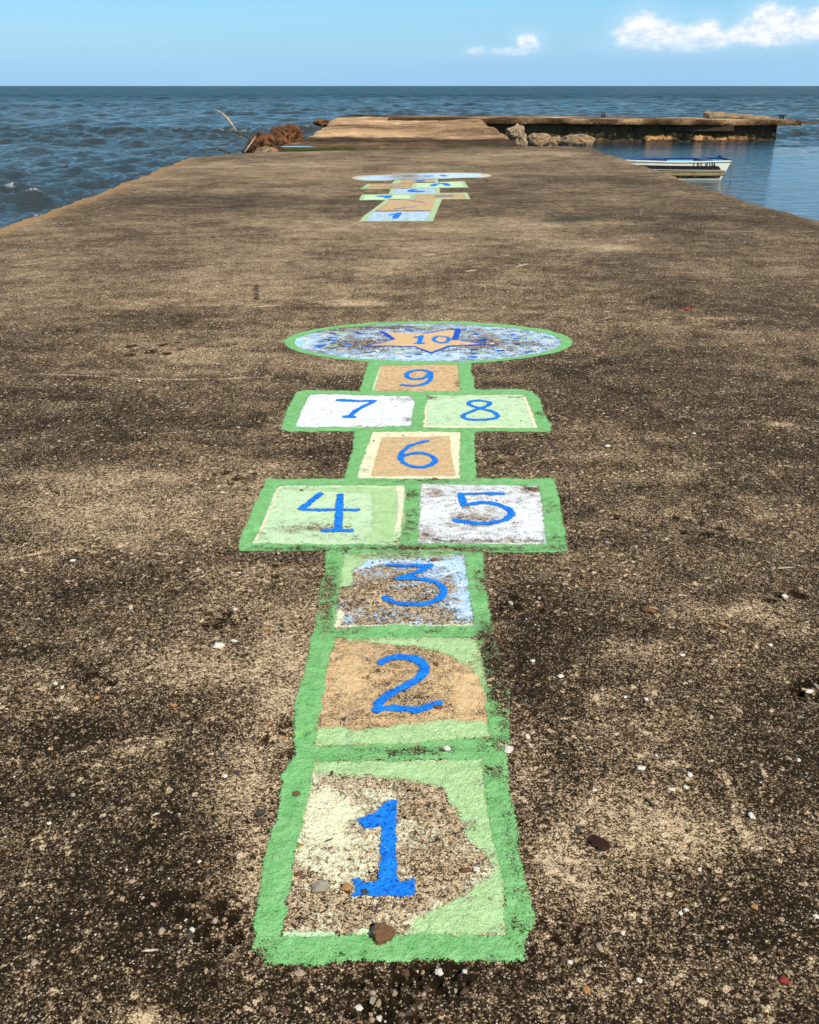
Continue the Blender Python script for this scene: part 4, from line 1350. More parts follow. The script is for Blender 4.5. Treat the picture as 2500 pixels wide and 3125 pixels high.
def sea():
    wr = np.random.default_rng(5)
    comps = []
    for i in range(58):
        lam = .50 * (8.0 / .50) ** (i / 57) * wr.uniform(.85, 1.15)
        th = math.radians(-98) + wr.normal(0, .62)       # travel mostly toward the shore
        k = 2 * math.pi / lam
        amp = .0112 * lam ** .55 * (1.1 if lam > 2.5 else 1)
        comps.append((k * math.cos(th), k * math.sin(th), amp, wr.uniform(0, 6.28), k))
    VV, QQ, CC, FF, FA = [], [], [], [], []
    off = 0

    def add(xs, ys, hole=None, ampf=1.0):
        nonlocal off
        X, Y = np.meshgrid(xs, ys)
        X0, Y0 = X.copy(), Y.copy()
        calm = sstep(4.6, 5.2, X) * sstep(49.6, 48.6, Y - np.maximum(X - 18, 0) * 3) * (1 - sstep(17, 34, X + (Y - 30) * .35))
        calm = np.clip(calm, 0, 1)
        dist = np.hypot(X, Y)
        fade = 1 - sstep(230, 370, dist)
        A = (1 - calm * .955) * fade * ampf
        gust = .55 + .62 * vn(X, Y, .06, 3)
        Zz = np.zeros_like(X)
        cr = np.zeros_like(X)
        sp_ = xs[1] - xs[0]
        for (kx, ky, a, ph, k) in comps:
            if 2 * math.pi / k < 3.0 * sp_: continue
            f = kx * X0 + ky * Y0 + ph
            s, c = np.sin(f), np.cos(f)
            Zz += a * c
            X -= A * gust * a * kx / k * s * .9
            Y -= A * gust * a * ky / k * s * .9
            cr += a * k * c
        Zz = Zz * A * gust
        cr = cr * A * gust
        # edges of every sheet flatten so that sheets meet
        foam = sstep(.78, 1.1, cr) * .6
        # broken water against the rocks on the left
        foam = np.maximum(foam, .9 * np.exp(-((X0 + 6.1) / 1.3) ** 2 - ((Y0 - 29.5) / 1.5) ** 2) * (vn(X0, Y0, 3, 2) > .45))
        foam = np.maximum(foam, .7 * np.exp(-((X0 + 4.8) / 1.0) ** 2 - ((Y0 - 35.) / 2.0) ** 2) * (vn(X0, Y0, 3, 4) > .5))
        keep = None
        if hole is not None:
            cx = (X0[:-1, :-1] + X0[1:, 1:]) / 2
            cy = (Y0[:-1, :-1] + Y0[1:, 1:]) / 2
            keep = ~((cx > hole[0]) & (cx < hole[1]) & (cy > hole[2]) & (cy < hole[3]))
            X[:, [0, -1]] = X0[:, [0, -1]]
        idx = np.arange(X.size).reshape(X.shape) + off
        q = np.stack([idx[:-1, :-1], idx[:-1, 1:], idx[1:, 1:], idx[1:, :-1]], -1)
        q = q[keep] if keep is not None else q.reshape(-1, 4)
        VV.append(np.stack([X.ravel(), Y.ravel(), (Zz + WL).ravel()], 1))
        QQ.append(q)
        CC.append(calm.ravel())
        FF.append(foam.ravel())
        FA.append(sstep(40, 330, dist).ravel())
        off += X.size

    # nested sheets share border positions; the coarser ones reach one cell under the finer ones
    add(np.arange(-33, 33.01, .14), np.arange(6, 62.01, .14))
    add(np.arange(-84, 84.01, .35), np.arange(0, 140.01, .35), hole=(-32.6, 32.6, 6.4, 61.6))
    add(np.arange(-168, 168.1, .8), np.arange(-20, 380.1, .8), hole=(-83.2, 83.2, .8, 139.2))
    me_far_x = np.concatenate([-np.geomspace(12000, 168, 30), np.linspace(-167, 167, 8), np.geomspace(168, 12000, 30)])
    me_far_y = np.concatenate([-np.geomspace(3000, 20, 12), np.linspace(-19, 379, 8), np.geomspace(380, 15000, 40)])
    add(me_far_x, me_far_y, hole=(-167, 167, -19.5, 379))
    me = mesh_np('sea', np.concatenate(VV), np.concatenate(QQ), True, {'calm': np.concatenate(CC), 'foam': np.concatenate(FF), 'far': np.concatenate(FA)})
    tag(link('sea', me, water_mat()), kind='structure')


sea()

# ------------------------------------------------------------------ cross pier at the end
M_WALL = None


def wall_mat():
    m, n = new_mat('stained_pier_wall')
    tc = n.pos()
    st = n.pos((1.0, 1.0, .35))
    c = n.mix(n.rng(n.noise(st, 2.2, 5, .65), .35, .65), (.060, .034, .018), (.13, .078, .042))
    c = n.mix(n.rng(n.noise(tc, 9, 5, .7), .55, .7, 0, .7), c, (.22, .13, .06))
    n.out(n.bsdf(c, .95, n.bump(n.noise(tc, 12, 6, .7), .05), .1))
    return m


def ledge_mat(name='orange_footing'):
    m, n = new_mat(name)
    tc = n.pos()
    c = n.mix(n.rng(n.noise(tc, 1.7, 5, .68), .38, .62), (.13, .062, .026), (.58, .31, .115))
    c = n.mix(n.rng(n.noise(tc, 3.5, 5, .75), .50, .58, 0, .92), c, (.040, .023, .013))
    sz = n.n('ShaderNodeSeparateXYZ')
    n.set(sz.inputs[0], tc)
    wet = n.rng(n.m('ADD', sz.outputs[2], n.m('MULTIPLY', n.noise(tc, 3, 4), .22)), -.70, -.66, 1, 0)
    c = n.mix(n.m('MULTIPLY', wet, .85), c, (.030, .020, .012))
    n.out(n.bsdf(c, .9, n.bump(n.noise(tc, 10, 6, .7), .06), .15))
    return m


M_WALL = wall_mat()
M_LEDGE = ledge_mat()
cp0 = at(1470, 378, 46.2)
cross = empty('cross_pier', (3.4, 46.5, WL), label='old dark concrete cross pier standing in the water at the end', cat='pier')
bpy.context.view_layer.update()


def rough_grid(name, u0, u1, nu, v0, v1, nv, f, mat, parent, attrs=None):
    U, V_ = np.meshgrid(np.linspace(u0, u1, nu), np.linspace(v0, v1, nv))
    X, Y, Zz = f(U, V_)
    idx = np.arange(U.size).reshape(U.shape)
    q = np.stack([idx[:-1, :-1], idx[:-1, 1:], idx[1:, 1:], idx[1:, :-1]], -1).reshape(-1, 4)
    at_ = {k: v(X.ravel(), Y.ravel()) for k, v in (attrs or {}).items()}
    return link(name, mesh_np(name, np.stack([X.ravel(), Y.ravel(), Zz.ravel()], 1), q, True, at_), mat, parent)


def ytop(x): return 46.1 + (x - 3.4) * .085       # near edge of the slab
def ztop(x): return .20 - (x - 3.4) * .0085
XR = at(2440, 372, 47.7)[0]


def slab_f(U, V_):
    # U along x; V 0..1 round the profile: bottom-near, face, top, far side
    prof = np.array([[.75, -.21], [.0, -.23], [-.02, -.12], [0, -.01], [.05, 0], [1.0, .02], [2.4, .03], [3.4, .02], [3.45, -.24]])
    k = V_ * (len(prof) - 1)
    dy = np.interp(k, range(len(prof)), prof[:, 0])
    dz = np.interp(k, range(len(prof)), prof[:, 1])
    n1_ = (vn(U, V_ * 0, .7, 1) - .5) * .5
    n2_ = (vn(U, V_ * 1.2, 4.5, 2) - .5) * .6
    X = U
    Y = ytop(U) + dy + n1_ * .16 + n2_ * .07
    Zz = ztop(U) + dz + n1_ * .05 + n2_ * .035
    return X, Y, Zz


sl = rough_grid('deck_slab', -1.0, XR, 420, 0, 1, 41, slab_f, M_DECK2, cross, {'tone': lambda x, y: .37 + (vn(x, y, .8, 3) - .5) * .5 + .12 * sstep(46.2, 46.8, y - (x - 3.4) * .085)})
kid(sl)


def wall_f(U, V_):
    z = -1.5 + V_ * 1.55
    n1_ = (vn(U, z, .9, 4) - .5) * .12 + (vn(U, z, 3.5, 5) - .5) * .06
    return U, ytop(U) + .42 + n1_, np.minimum(z, ztop(U) - .2)


kid(rough_grid('wall', -1.0, at(2368, 400, 47.9)[0], 300, 0, 1, 26, wall_f, M_WALL, cross))
xe = at(2368, 400, 47.9)[0]


def wall_e(U, V_):
    z = -1.5 + V_ * 1.55
    return xe + (vn(U, z, 2.5, 4) - .5) * .12, ytop(xe) + .42 + U, np.minimum(z, ztop(xe) - .2)


kid(rough_grid('wall', 0, 2.9, 30, 0, 1, 26, wall_e, M_WALL, cross))


def ledge_f(U, V_):
    n0 = vn(U, U * 0, .9, 2) * .45 + vn(U, U * 0, 3.2, 3) * .3 + vn(U, U * 0, 8, 5) * .35
    top = -.50 + (n0 - .5) * .40
    gap = sstep(.38, .46, vn(U, U * 0 + 5, .8, 6))
    out_ = .02 + .34 * gap
    prof_y = np.interp(V_, [0, .55, .8, 1], [1, .9, .55, -.35])
    z = -1.4 + V_ * (top + 1.4)
    n1_ = (vn(U, z, 2.2, 7) - .5) * .12 + (vn(U, z, 6, 1) - .5) * .07
    return U, ytop(U) + .42 - out_ * prof_y + n1_, z


kid(rough_grid('footing', 4.6, xe + .02, 330, 0, 1, 26, ledge_f, M_LEDGE, cross))
bm = bmesh.new()
x0, _, _ = at(2030, 386, 47.2)
x1, _, _ = at(2232, 386, 47.6)
box_bm(bm, x0, x1, ytop(x0) + .26, ytop(x1) + .50, -.40, -.13)
kid(from_bm('wall_beam', bm, simple('old_beam', (.075, .045, .025), (.035, .022, .013), 8, .9, .01), cross))
# the snapped tip at the right end
bm = bmesh.new()
xa, xb = at(2410, 372, 47.7)[0], at(2492, 375, 48.3)[0]
vs = []
for i in range(9):
    t = i / 8
    x = xa + (xb - xa) * t
    hh = .17 * (1 - t * .75) * (1 + .2 * math.sin(i * 2.3))
    zc = .01 - .07 * t
    vs.append([bm.verts.new((x, ytop(x) + yy + .05 * math.sin(i), zc + zz * hh)) for (yy, zz) in ((0, -.6), (0, .5), (.35 * (1.15 - t), .6), (.35 * (1.15 - t), -.5))])
for a, b in zip(vs[:-1], vs[1:]):
    for k in range(4): bm.faces.new((a[k], b[k], b[(k + 1) % 4], a[(k + 1) % 4]))
bm.faces.new(vs[0]); bm.faces.new(vs[-1][::-1])
kid(from_bm('broken_tip', bm, simple('rusty_concrete', (.20, .11, .06), (.09, .05, .03), 9, .9, .01), cross))

# bollards
M_IRON = simple('black_iron', (.015, .012, .011), (.05, .028, .018), 30, .6, .003, 80)


def cyl(bm, x, y, z0, z1, r0, r1, n=12):
    a = [bm.verts.new((x + r0 * math.cos(2 * math.pi * k / n), y + r0 * math.sin(2 * math.pi * k / n), z0)) for k in range(n)]
    b = [bm.verts.new((x + r1 * math.cos(2 * math.pi * k / n), y + r1 * math.sin(2 * math.pi * k / n), z1)) for k in range(n)]
    for k in range(n): bm.faces.new((a[k], a[(k + 1) % n], b[(k + 1) % n], b[k]))
    bm.faces.new(a[::-1]); bm.faces.new(b)


bx, by, bz = at(1841, 354, 48.5)
bo = empty('double_bollard', (bx, by, bz - .05), label='pair of short black iron posts on the cross pier', cat='bollard')
for s in (-.055, .06):
    bm = bmesh.new()
    cyl(bm, s, 0, -.02, .20, .042, .038)
    cyl(bm, s, 0, .20, .22, .048, .044)
    from_bm('post', bm, M_IRON, bo, True)
bm = bmesh.new(); box_bm(bm, -.15, .16, -.08, .08, -.03, .005); from_bm('base_plate', bm, M_IRON, bo)
bx, by, bz = at(2385, 367, 48.4)
bo = empty('capped_bollard', (bx, by, bz), label='black iron bollard with a flat wide cap near the right end', cat='bollard')
for s in (-.06, .07):
    bm = bmesh.new(); cyl(bm, s, 0, -.03, .22, .045, .04); from_bm('post', bm, M_IRON, bo, True)
bm = bmesh.new()
box_bm(bm, -.20, .20, -.09, .09, .215, .262)
bmesh.ops.bevel(bm, geom=bm.edges[:], offset=.012, segments=2, affect='EDGES')
from_bm('cap', bm, M_IRON, bo)

# tilted concrete slab on the cross pier
p0 = at(2155, 359, 49.0)
p1 = at(2345, 362, 49.6)
bm = bmesh.new()
prof = []
nn_ = 14
for i in range(nn_):
    t = i / (nn_ - 1)
    x = p0[0] + (p1[0] - p0[0]) * t
    y = 48.6 + .8 * t
    zt = .42 - .27 * t + .025 * math.sin(i * 2.1) + (-.09 if i == 0 else 0)
    zb = zt - (.20 if t < .12 else .17 - .05 * t)
    prof.append([bm.verts.new(c) for c in ((x + .08 * (i == 0), y, zb), (x, y - .02 * math.sin(i * 3), zt), (x, y + 1.0, zt + .04), (x, y + 1.0, zb + .03))])
for a, b in zip(prof[:-1], prof[1:]):
    for k in range(4): bm.faces.new((a[k], b[k], b[(k + 1) % 4], a[(k + 1) % 4]))
bm.faces.new(prof[0]); bm.faces.new(prof[-1][::-1])
bmesh.ops.recalc_face_normals(bm, faces=bm.faces[:])
me = bpy.data.meshes.new('fallen_slab')
bm.to_mesh(me); bm.free()
o = link('fallen_slab', me, simple('sandy_slab', (.42, .29, .15), (.17, .11, .06), 5, .95, .02, 14))
tag(o, 'tilted sandy concrete slab lying on top of the cross pier', 'slab')

# ------------------------------------------------------------------ boulders
M_ROCKR = simple('red_brown_rock', (.22, .08, .022), (.030, .018, .008), 1.9, .9, .08, 6, lo=.42, hi=.60)
M_ROCKG = simple('grey_rubble', (.52, .38, .24), (.20, .125, .07), 2.4, .95, .05, 9)
M_ROCKT = simple('tan_boulder', (.40, .26, .13), (.11, .07, .04), 2.4, .9, .04, 8)
BG = 'red brown boulders along the left side of the pier'


def boulder(px, pyt, pyb, wpx, Y, mat, label, group, seed, asp=1.0, dy=None, cat='boulder', rough=.24, freq=1.5):
    xt, _, zt = at(px, pyt, Y)
    _, _, zb = at(px, pyb, Y)
    d = Y * CP + CAMH * SP
    wd = wpx / F * d / 2
    me = rock_me('boulder', seed, 4, rough, 1.0, freq, 5)
    me.materials.append(mat)
    o = bpy.data.objects.new('boulder', me)
    COL.objects.link(o)
    h = (zt - zb) / 2
    o.location = (xt, Y, (zt + zb) / 2)
    o.scale = (wd, wd * asp, h)
    o.rotation_euler = (0, 0, seed * .7)
    tag(o, label, cat, group)
    return o


boulder(800, 408, 490, 80, 29.4, M_ROCKR, 'nearest brown boulder of the left row, beside the dead branch', BG, 1, 1.1)
boulder(846, 412, 482, 82, 31.5, M_ROCKR, 'second red brown boulder of the left row from the branch', BG, 2, 1.2)
boulder(852, 394, 470, 66, 34.5, M_ROCKR, 'dark boulder in the middle of the left row', BG, 3, 1.0)
boulder(884, 377, 450, 76, 38.0, M_ROCKR, 'tallest red boulder at the far end of the left row', BG, 4, 1.0)
boulder(770, 432, 500, 36, 29.0, M_ROCKR, 'small dark boulder under the dead branch', BG, 5, 1.0)
boulder(985, 364, 385, 70, 49.5, M_ROCKR, 'low dark boulder at the far left corner of the pier end', BG, 6, .8)
boulder(1055, 361, 378, 90, 51.0, M_ROCKR, 'flat rubble lump on the far edge of the pier', BG, 7, .8)
boulder(812, 447, 500, 90, 27.2, M_ROCKT, 'smooth sandy wedge of rock at the joint of the pier', None, 8, .8, cat='boulder', rough=.15)
RG = 'boulders in front of the cross pier'
boulder(1582, 384, 470, 60, 41.5, M_ROCKG, 'tallest lumpy grey boulder beside the broken pier edge', RG, 11, 1.0, rough=.26, freq=1.5)
boulder(1567, 387, 420, 40, 41.2, M_ROCKG, 'pale knob of rubble on the left of the tallest grey boulder', RG, 16, 1.0, rough=.3, freq=1.5)
boulder(1648, 406, 470, 86, 43.5, M_ROCKT, 'round tan boulder in the middle of the three', RG, 12, 1.0, rough=.16)
boulder(1765, 409, 460, 104, 44.5, M_ROCKT, 'long low tan boulder furthest right of the three', RG, 13, .8, rough=.12)
boulder(1703, 422, 455, 54, 45.2, M_ROCKT, 'small low boulder half sunk between the two tan ones', RG, 14, .9)


# ------------------------------------------------------------------ dead branch and sticks
def limb(bm, pts, radii, n=7):
    rings = []
    for i, (p, r_) in enumerate(zip(pts, radii)):
        p = Vector(p)
        d = (Vector(pts[min(i + 1, len(pts) - 1)]) - Vector(pts[max(i - 1, 0)])).normalized()
        u = d.cross(Vector((0, 1, 0.01))).normalized()
        v = d.cross(u)
        rings.append([bm.verts.new(p + (u * math.cos(2 * math.pi * k / n) + v * math.sin(2 * math.pi * k / n)) * r_) for k in range(n)])
    for a, b in zip(rings[:-1], rings[1:]):
        for k in range(n): bm.faces.new((a[k], a[(k + 1) % n], b[(k + 1) % n], b[k]))
    bm.faces.new(rings[0][::-1]); bm.faces.new(rings[-1])


Zb = lambda u, v, Y=29.2: at(560 + u * .25507, 320 + v * .25507, Y)
base = Zb(830, 470)
br = empty('dead_branch', base, label='pale dead branch sticking up over the sea from the left boulders', cat='branch')
bpy.context.view_layer.update()
bm = bmesh.new()
limb(bm, [Zb(880, 480), Zb(800, 412), Zb(745, 372), Zb(700, 350), Zb(650, 328), Zb(600, 318, 29.1), Zb(560, 312), Zb(500, 292)], [.045, .040, .032, .030, .026, .018, .014, .006])
kid(from_bm('limb', bm, M_WOODD, br, True))
bm = bmesh.new()
limb(bm, [Zb(640, 322), Zb(605, 275), Zb(580, 235), Zb(540, 180), Zb(495, 128), Zb(450, 90), Zb(400, 62), Zb(360, 52), Zb(318, 50)], [.020, .026, .034, .040, .032, .018, .010, .007, .004])
limb(bm, [Zb(575, 310), Zb(585, 285), Zb(600, 262)], [.010, .010, .006])
kid(from_bm('bleached_limb', bm, M_WOODL, br, True))
bm = bmesh.new()
tw = random.Random(4)
for (a, b) in [((620, 320), (600, 270)), ((640, 325), (665, 375)), ((655, 340), (700, 382)), ((680, 350), (725, 375)), ((600, 318), (570, 290)), ((560, 312), (530, 300)), ((700, 352), (690, 385)), ((540, 302), (575, 325)), ((640, 330), (610, 345)), ((670, 345), (660, 380))]:
    m_ = ((a[0] + b[0]) / 2 + tw.uniform(-6, 6), (a[1] + b[1]) / 2 + tw.uniform(-6, 6))
    limb(bm, [Zb(*a), Zb(*m_, 29.2 + tw.uniform(-.1, .1)), Zb(*b, 29.2 + tw.uniform(-.15, .15))], [.010, .007, .003], 5)
kid(from_bm('twigs', bm, M_WOODL, br, True))
bm = bmesh.new()
limb(bm, [Zb(735, 565, 28.4), Zb(800, 470, 28.6), Zb(862, 382, 28.8)], [.022, .020, .014])
o = from_bm('stick', bm, M_WOODL, None, True)
tag(o, 'pale straight stick leaning against the nearest left boulder', 'stick')
bm = bmesh.new()
limb(bm, [Zb(700, 565, 28.7), Zb(770, 500, 28.8), Zb(760, 450, 28.8), Zb(810, 425, 28.9), Zb(862, 370, 29)], [.05, .05, .03, .035, .012])
limb(bm, [Zb(730, 565, 28.6), Zb(790, 530, 28.7), Zb(830, 440, 28.8)], [.05, .045, .02])
o = from_bm('root', bm, M_WOODD, None, True)
tag(o, 'dark twisted root wedged below the dead branch', 'root')
bm = bmesh.new()
limb(bm, [Zb(560, 575, 27.4), Zb(500, 552, 27.5), Zb(440, 530, 27.5), Zb(400, 515, 27.5), Zb(350, 520, 27.5), Zb(295, 538, 27.6)], [.03, .024, .018, .014, .010, .005])
limb(bm, [Zb(520, 560, 27.4), Zb(450, 548, 27.5), Zb(380, 530, 27.6), Zb(320, 532, 27.6)], [.02, .014, .010, .004])
limb(bm, [Zb(430, 525, 27.5), Zb(400, 508, 27.5), Zb(375, 506, 27.5)], [.012, .008, .004])
o = from_bm('branch', bm, M_WOODD, None, True)
tag(o, 'low black branch peeping over the far left corner of the deck', 'branch')

# broken timber at the right break of the far deck
db = empty('broken_timber', at(1482, 403, 44.5), label='dark broken timbers jutting from the right edge of the far deck', cat='timber')
bpy.context.view_layer.update()
for (a, b, r_) in [((1480, 384), (1522, 404), .045), ((1478, 398), (1522, 403), .05), ((1478, 380), (1480, 404), .07)]:
    bm = bmesh.new()
    limb(bm, [at(*a, 44.5), at(*b, 43.8)], [r_, r_ * .8], 6)
    kid(from_bm('beam', bm, M_WOODD, db))

# grass in the joint
bm_v, bm_f = [], []
gr = random.Random(8)
for i in range(5200):
    if gr.random() < .62:
        x = gr.uniform(-3.4, -1.5)
        hs = 1.0 if x < -2.6 or x > -2.2 else .8
    else:
        x = gr.uniform(-1.6, 3.2)
        hs = .45
    y = float(deck_end(x)) + gr.uniform(-.04, .42)
    h = gr.uniform(.03, .10) * hs
    a = gr.random() * 6.28
    ww = gr.uniform(.003, .007)
    lx_, ly_ = gr.uniform(-.5, .5) * h, gr.uniform(-.5, .5) * h
    k = len(bm_v)
    bm_v += [(x - ww * math.cos(a), y - ww * math.sin(a), -.03), (x + ww * math.cos(a), y + ww * math.sin(a), -.03), (x + lx_, y + ly_, h)]
    bm_f.append((k, k + 1, k + 2))
me = mesh_np('grass', np.array(bm_v), np.array(bm_f), False)
mg, ng = new_mat('joint_grass')
cg = ng.mix(ng.noise(ng.pos(), 6, 3), (.035, .065, .010), (.12, .13, .03))
ng.out(ng.bsdf(cg, .8, None, .2))
tag(link('grass', me, mg), 'short green grass growing along the joint of the pier', 'grass', kind='stuff')

# puddle on the far deck, near its left edge
pud = [G(u_, v_, .045) for (u_, v_) in ((850, 447), (880, 445.2), (930, 445), (960, 446.5), (950, 448.5), (900, 449.2), (860, 449))]
bm = bmesh.new()
f = bm.faces.new([bm.verts.new((x, y, .048)) for (x, y) in smooth_pl(pud + [pud[0]], 2)[:-1]])
bmesh.ops.recalc_face_normals(bm, faces=bm.faces[:])
mp, np_ = new_mat('puddle_water')
np_.out(np_.bsdf((.03, .03, .03), .03, None, .5, IOR=1.33))
tag(from_bm('puddle', bm, mp), kind='structure')


# ------------------------------------------------------------------ boat
def boat():
    YB = 27.5
    xr_t = at(2234, 492, YB)[0]
    L = 4.25
    root = empty('rowing_boat', (xr_t - L / 2, YB + .65, WL), rz=-.02, label='cream and grey wooden boat with blue gunwale moored beside the pier', cat='boat')
    hl = L / 2
    NS = 26
    M_CREAM = simple('cream_hull_paint', (.88, .83, .68), (.80, .70, .48), 3.0, .5, .003, 20, lo=.45, hi=.75)
    M_LOWER = simple('stained_lower_hull', (.90, .74, .42), (.60, .38, .13), 2.6, .55, .003, 20, lo=.4, hi=.7)
    M_GREY = simple('dark_grey_hull_paint', (.035, .035, .038), (.055, .052, .05), 10, .5, .001)
    M_BLUE = simple('navy_gunwale_paint', (.008, .035, .17), (.006, .02, .10), 8, .45)
    M_LBLUE = simple('light_blue_inside_paint', (.22, .52, .74), (.30, .60, .80), 6, .55)
    M_BLACKL = simple('black_letter_paint', (.015, .012, .012), (.03, .025, .02), 40, .6)
    M_BROWN = simple('waterline_grime', (.045, .028, .016), (.25, .15, .05), 4.5, .7, lo=.50, hi=.66)
    M_ROPE = simple('old_rope', (.45, .38, .26), (.25, .2, .13), 50, .9)

    def half(t):      # t=0 bow (left, hidden) .. 1 square stern (right)
        b = .66 * min(1.0, math.sin(min(t / .42, 1) * math.pi / 2) ** .8 + .03)
        return b * (1 - .10 * max(0, (t - .6) / .4))

    def sheer(t): return .475 + .10 * (1 - t) ** 2.2 + .035 * max(0, (t - .6) / .4) ** 1.5
    def chine(t): return .235 + .09 * (1 - t) ** 2 + .01 * t

    def xat(t, zf):   # raked transom on the right, raked stem on the left
        z = zf
        x = -hl + t * L
        return x - (1 - z / .5) * .20 * t ** 6 + (1 - z / .6) * .30 * (1 - t) ** 4

    def section(t, side, ins=0.0):
        b = half(t)
        return [(xat(t, -.15), side * max(b * .40 - ins, .01), -.16), (xat(t, 0), side * max(b * .91 - ins, .01), -.0), (xat(t, chine(t)), side * max(b * .98 - ins, .012), chine(t)), (xat(t, sheer(t)), side * max(b - ins, .014), sheer(t))]

    def strip(name, i0, i1, mat, proud=0.0, ta=0.0, tb=1.0, sides=(1, -1), z_over=None, shear=0.0, nseg=NS):
        bm = bmesh.new()
        for sd_ in sides:
            prev = None
            for i in range(nseg + 1):
                t = ta + (tb - ta) * i / nseg
                s = section(t, sd_)
                if z_over:
                    zz = z_over(t)
                    pts = []
                    for z in zz:
                        for a, b in zip(s[:-1], s[1:]):
                            if a[2] <= z <= b[2] + 1e-6:
                                q = (z - a[2]) / (b[2] - a[2])
                                pts.append((xat(t, z) + shear * (z - zz[0]) * (1 if i == nseg else 0), a[1] + (b[1] - a[1]) * q + sd_ * proud, z))
                                break
                else:
                    pts = [(p[0], p[1] + sd_ * proud, p[2]) for p in s[i0:i1 + 1]]
                row = [bm.verts.new(p) for p in pts]
                if prev:
                    for k in range(len(row) - 1):
                        bm.faces.new((prev[k], prev[k + 1], row[k + 1], row[k]))
                prev = row
        if proud: bmesh.ops.solidify(bm, geom=bm.faces[:], thickness=.004)
        bmesh.ops.recalc_face_normals(bm, faces=bm.faces[:])
        return from_bm(name, bm, mat, root, False)

    # hull shell, outside
    bm = bmesh.new()
    prev = None
    for i in range(NS + 1):
        t = i / NS
        A, B = section(t, -1), section(t, 1)
        row = [bm.verts.new(p) for p in A[::-1] + B]
        if prev:
            for k in range(7): bm.faces.new((prev[k], prev[k + 1], row[k + 1], row[k]))
        else:
            bm.faces.new(row)
        prev = row
    bm.faces.new(prev[::-1])
    bmesh.ops.recalc_face_normals(bm, faces=bm.faces[:])
    from_bm('hull', bm, M_CREAM, root)
    strip('lower_strake', 1, 2, M_LOWER, proud=.006, ta=.02, z_over=lambda t: (-.02, chine(t) * .5, chine(t) - .012))
    strip('grey_panel', 0, 0, M_GREY, proud=.008, ta=.05, tb=.955, z_over=lambda t: (chine(t) + .035, chine(t) + .08, chine(t) + .135), shear=-1.3)
    strip('rubbing_strake', 0, 0, M_BROWN, proud=.026, ta=.02, tb=.985, z_over=lambda t: (chine(t) - .010, chine(t) + .012))
    strip('waterline_band', 0, 0, M_BROWN, proud=.011, ta=.02, tb=.975, z_over=lambda t: (.045, .07, .115))
    # inside shell
    bm = bmesh.new()
    prev = None
    for i in range(NS + 1):
        t = .03 + .955 * i / NS
        A, B = section(t, -1, .03), section(t, 1, .03)
        row = [bm.verts.new((p[0], p[1], max(p[2], .03) + (.002 if k_ in (0, 7) else 0))) for k_, p in enumerate(A[::-1] + B)]
        if prev:
            for k in range(7): bm.faces.new((row[k], row[k + 1], prev[k + 1], prev[k]))
        prev = row
    for sec in (prev,): bm.faces.new(sec)
    from_bm('inner_lining', bm, M_LBLUE, root)
    # gunwale rails
    for sd_, mt in ((-1, M_CREAM), (1, M_BLUE)):
        bm = bmesh.new()
        prev = None
        for i in range(NS + 1):
            t = i / NS
            b = half(t)
            x, z = xat(t, sheer(t)), sheer(t)
            row = [bm.verts.new(p) for p in ((x, sd_ * (b + .02), z - .012), (x, sd_ * (b + .02), z + .022), (x, sd_ * max(b - .045, .005), z + .022), (x, sd_ * max(b - .045, .005), z - .012))]
            if prev:
                for k in range(4): bm.faces.new((prev[k], prev[(k + 1) % 4], row[(k + 1) % 4], row[k]))
            else: bm.faces.new(row)
            prev = row
        bm.faces.new(prev[::-1])
        bmesh.ops.recalc_face_normals(bm, faces=bm.faces[:])
        g = from_bm('gunwale', bm, mt, root)
        g['label'] = 'navy blue far gunwale' if sd_ > 0 else 'cream near gunwale'
    b = half(1)
    bm = bmesh.new(); box_bm(bm, hl - .05, hl + .025, -b - .01, b + .01, sheer(1) + .0, sheer(1) + .045)
    from_bm('transom_cap', bm, M_BLUE, root)
    # seats and stern post
    for t0, wd, mt in ((.42, .24, M_LBLUE), (.86, .30, M_BLUE)):
        bm = bmesh.new()
        x = -hl + t0 * L
        box_bm(bm, x - wd / 2, x + wd / 2, -half(t0) + .035, half(t0) - .035, sheer(t0) - .055, sheer(t0) + (.026 if mt is M_BLUE else -.025))
        from_bm('seat', bm, mt, root)
    bm = bmesh.new()
    box_bm(bm, -hl + .35 * L - .6, -hl + .58 * L, -half(.3) * .55, half(.5) - .05, .30, sheer(.4) + .034)
    bmesh.ops.bevel(bm, geom=bm.edges[:], offset=.02, segments=2, affect='EDGES')
    from_bm('fore_deck', bm, M_BLUE, root)
    bm = bmesh.new(); box_bm(bm, hl - .03, hl + .03, half(1) - .10, half(1) - .04, sheer(1), sheer(1) + .085)
    from_bm('stern_post', bm, M_BLUE, root)
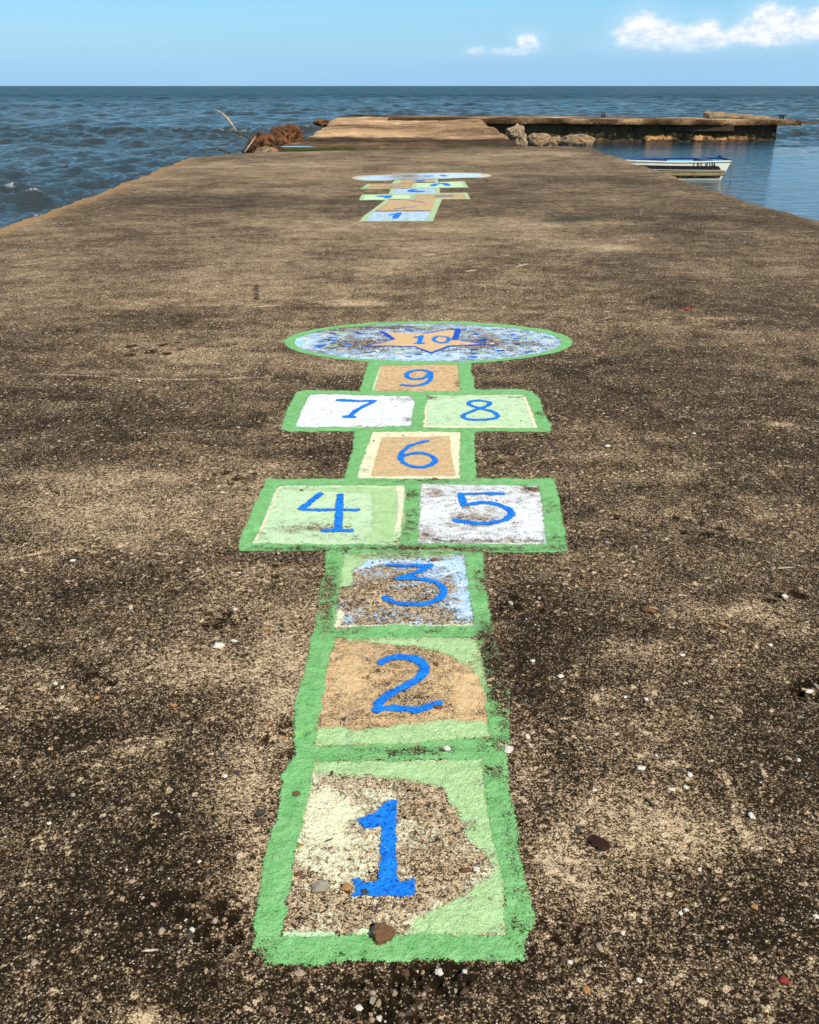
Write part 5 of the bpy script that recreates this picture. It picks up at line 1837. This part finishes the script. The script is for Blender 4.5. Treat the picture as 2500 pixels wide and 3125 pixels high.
    # registration, hand painted on the near side
    glyphs = {'T': [[(0, 1), (.62, 1)], [(.3, 1), (.3, 0)]], 'O': [[(.3, 1), (.05, .75), (0, .4), (.12, .08), (.35, 0), (.58, .2), (.6, .62), (.3, 1)]], 'L': [[(.05, 1), (.05, 0), (.5, .06)]],
              '0': [[(.3, 1.05), (.05, .8), (.02, .35), (.2, .02), (.45, .1), (.58, .55), (.48, .95), (.3, 1.05)]], '1': [[(.1, .85), (.28, 1), (.28, 0)]],
              '3': [[(.05, .95), (.35, 1.02), (.5, .8), (.25, .55), (.52, .35), (.4, .03), (.02, .08)]], '6': [[(.5, 1), (.2, .75), (.05, .3), (.2, .02), (.48, .1), (.5, .38), (.28, .5), (.08, .35)]]}
    bm = bmesh.new()
    X0 = at(1850 + 708 * .3768, 500, YB)[0] - root.location.x
    X1 = at(1850 + 892 * .3768, 500, YB)[0] - root.location.x
    seq = [('T', .0), ('O', .19), ('L', .36), ('0', .56), ('1', .71), ('3', .80), ('6', .91)]
    ch = .105
    for c_, fx in seq:
        ox = X0 + (X1 - X0) * fx
        sc_ = .075
        for stroke in glyphs[c_]:
            for (a, b2) in zip(stroke[:-1], stroke[1:]):
                p, q = Vector((ox + a[0] * sc_ * 1.1, 0, .372 + a[1] * ch)), Vector((ox + b2[0] * sc_ * 1.1, 0, .372 + b2[1] * ch))
                d = (q - p).normalized()
                nrm = Vector((-d.z, 0, d.x)) * .0115
                p -= d * .006; q += d * .006
                vs = []
                for v_ in (p - nrm, q - nrm, q + nrm, p + nrm):
                    t = (v_.x + hl) / L
                    s = section(min(max(t, 0), 1), -1)
                    zq = (v_.z - s[2][2]) / (s[3][2] - s[2][2])
                    yy = s[2][1] + (s[3][1] - s[2][1]) * zq - .0075
                    vs.append(bm.verts.new((v_.x, yy, v_.z)))
                bm.faces.new(vs)
    bmesh.ops.recalc_face_normals(bm, faces=bm.faces[:])
    from_bm('registration_number', bm, M_BLACKL, root)['label'] = 'hand painted black TOL 0136'
    # frayed rope at the stern corner
    bm = bmesh.new()
    rr = random.Random(2)
    for k in range(6):
        x = hl + .015 + rr.uniform(-.01, .05)
        pts = [(x - .03, -.5, .44)]
        for j in range(1, 6):
            pts.append((x + rr.uniform(-.02, .02) + .01 * j, -.52 + rr.uniform(-.02, .02), .44 - j * rr.uniform(.055, .085)))
        limb(bm, pts, [.006, .006, .005, .005, .004, .003], 5)
    from_bm('frayed_rope', bm, M_ROPE, root)


boat()
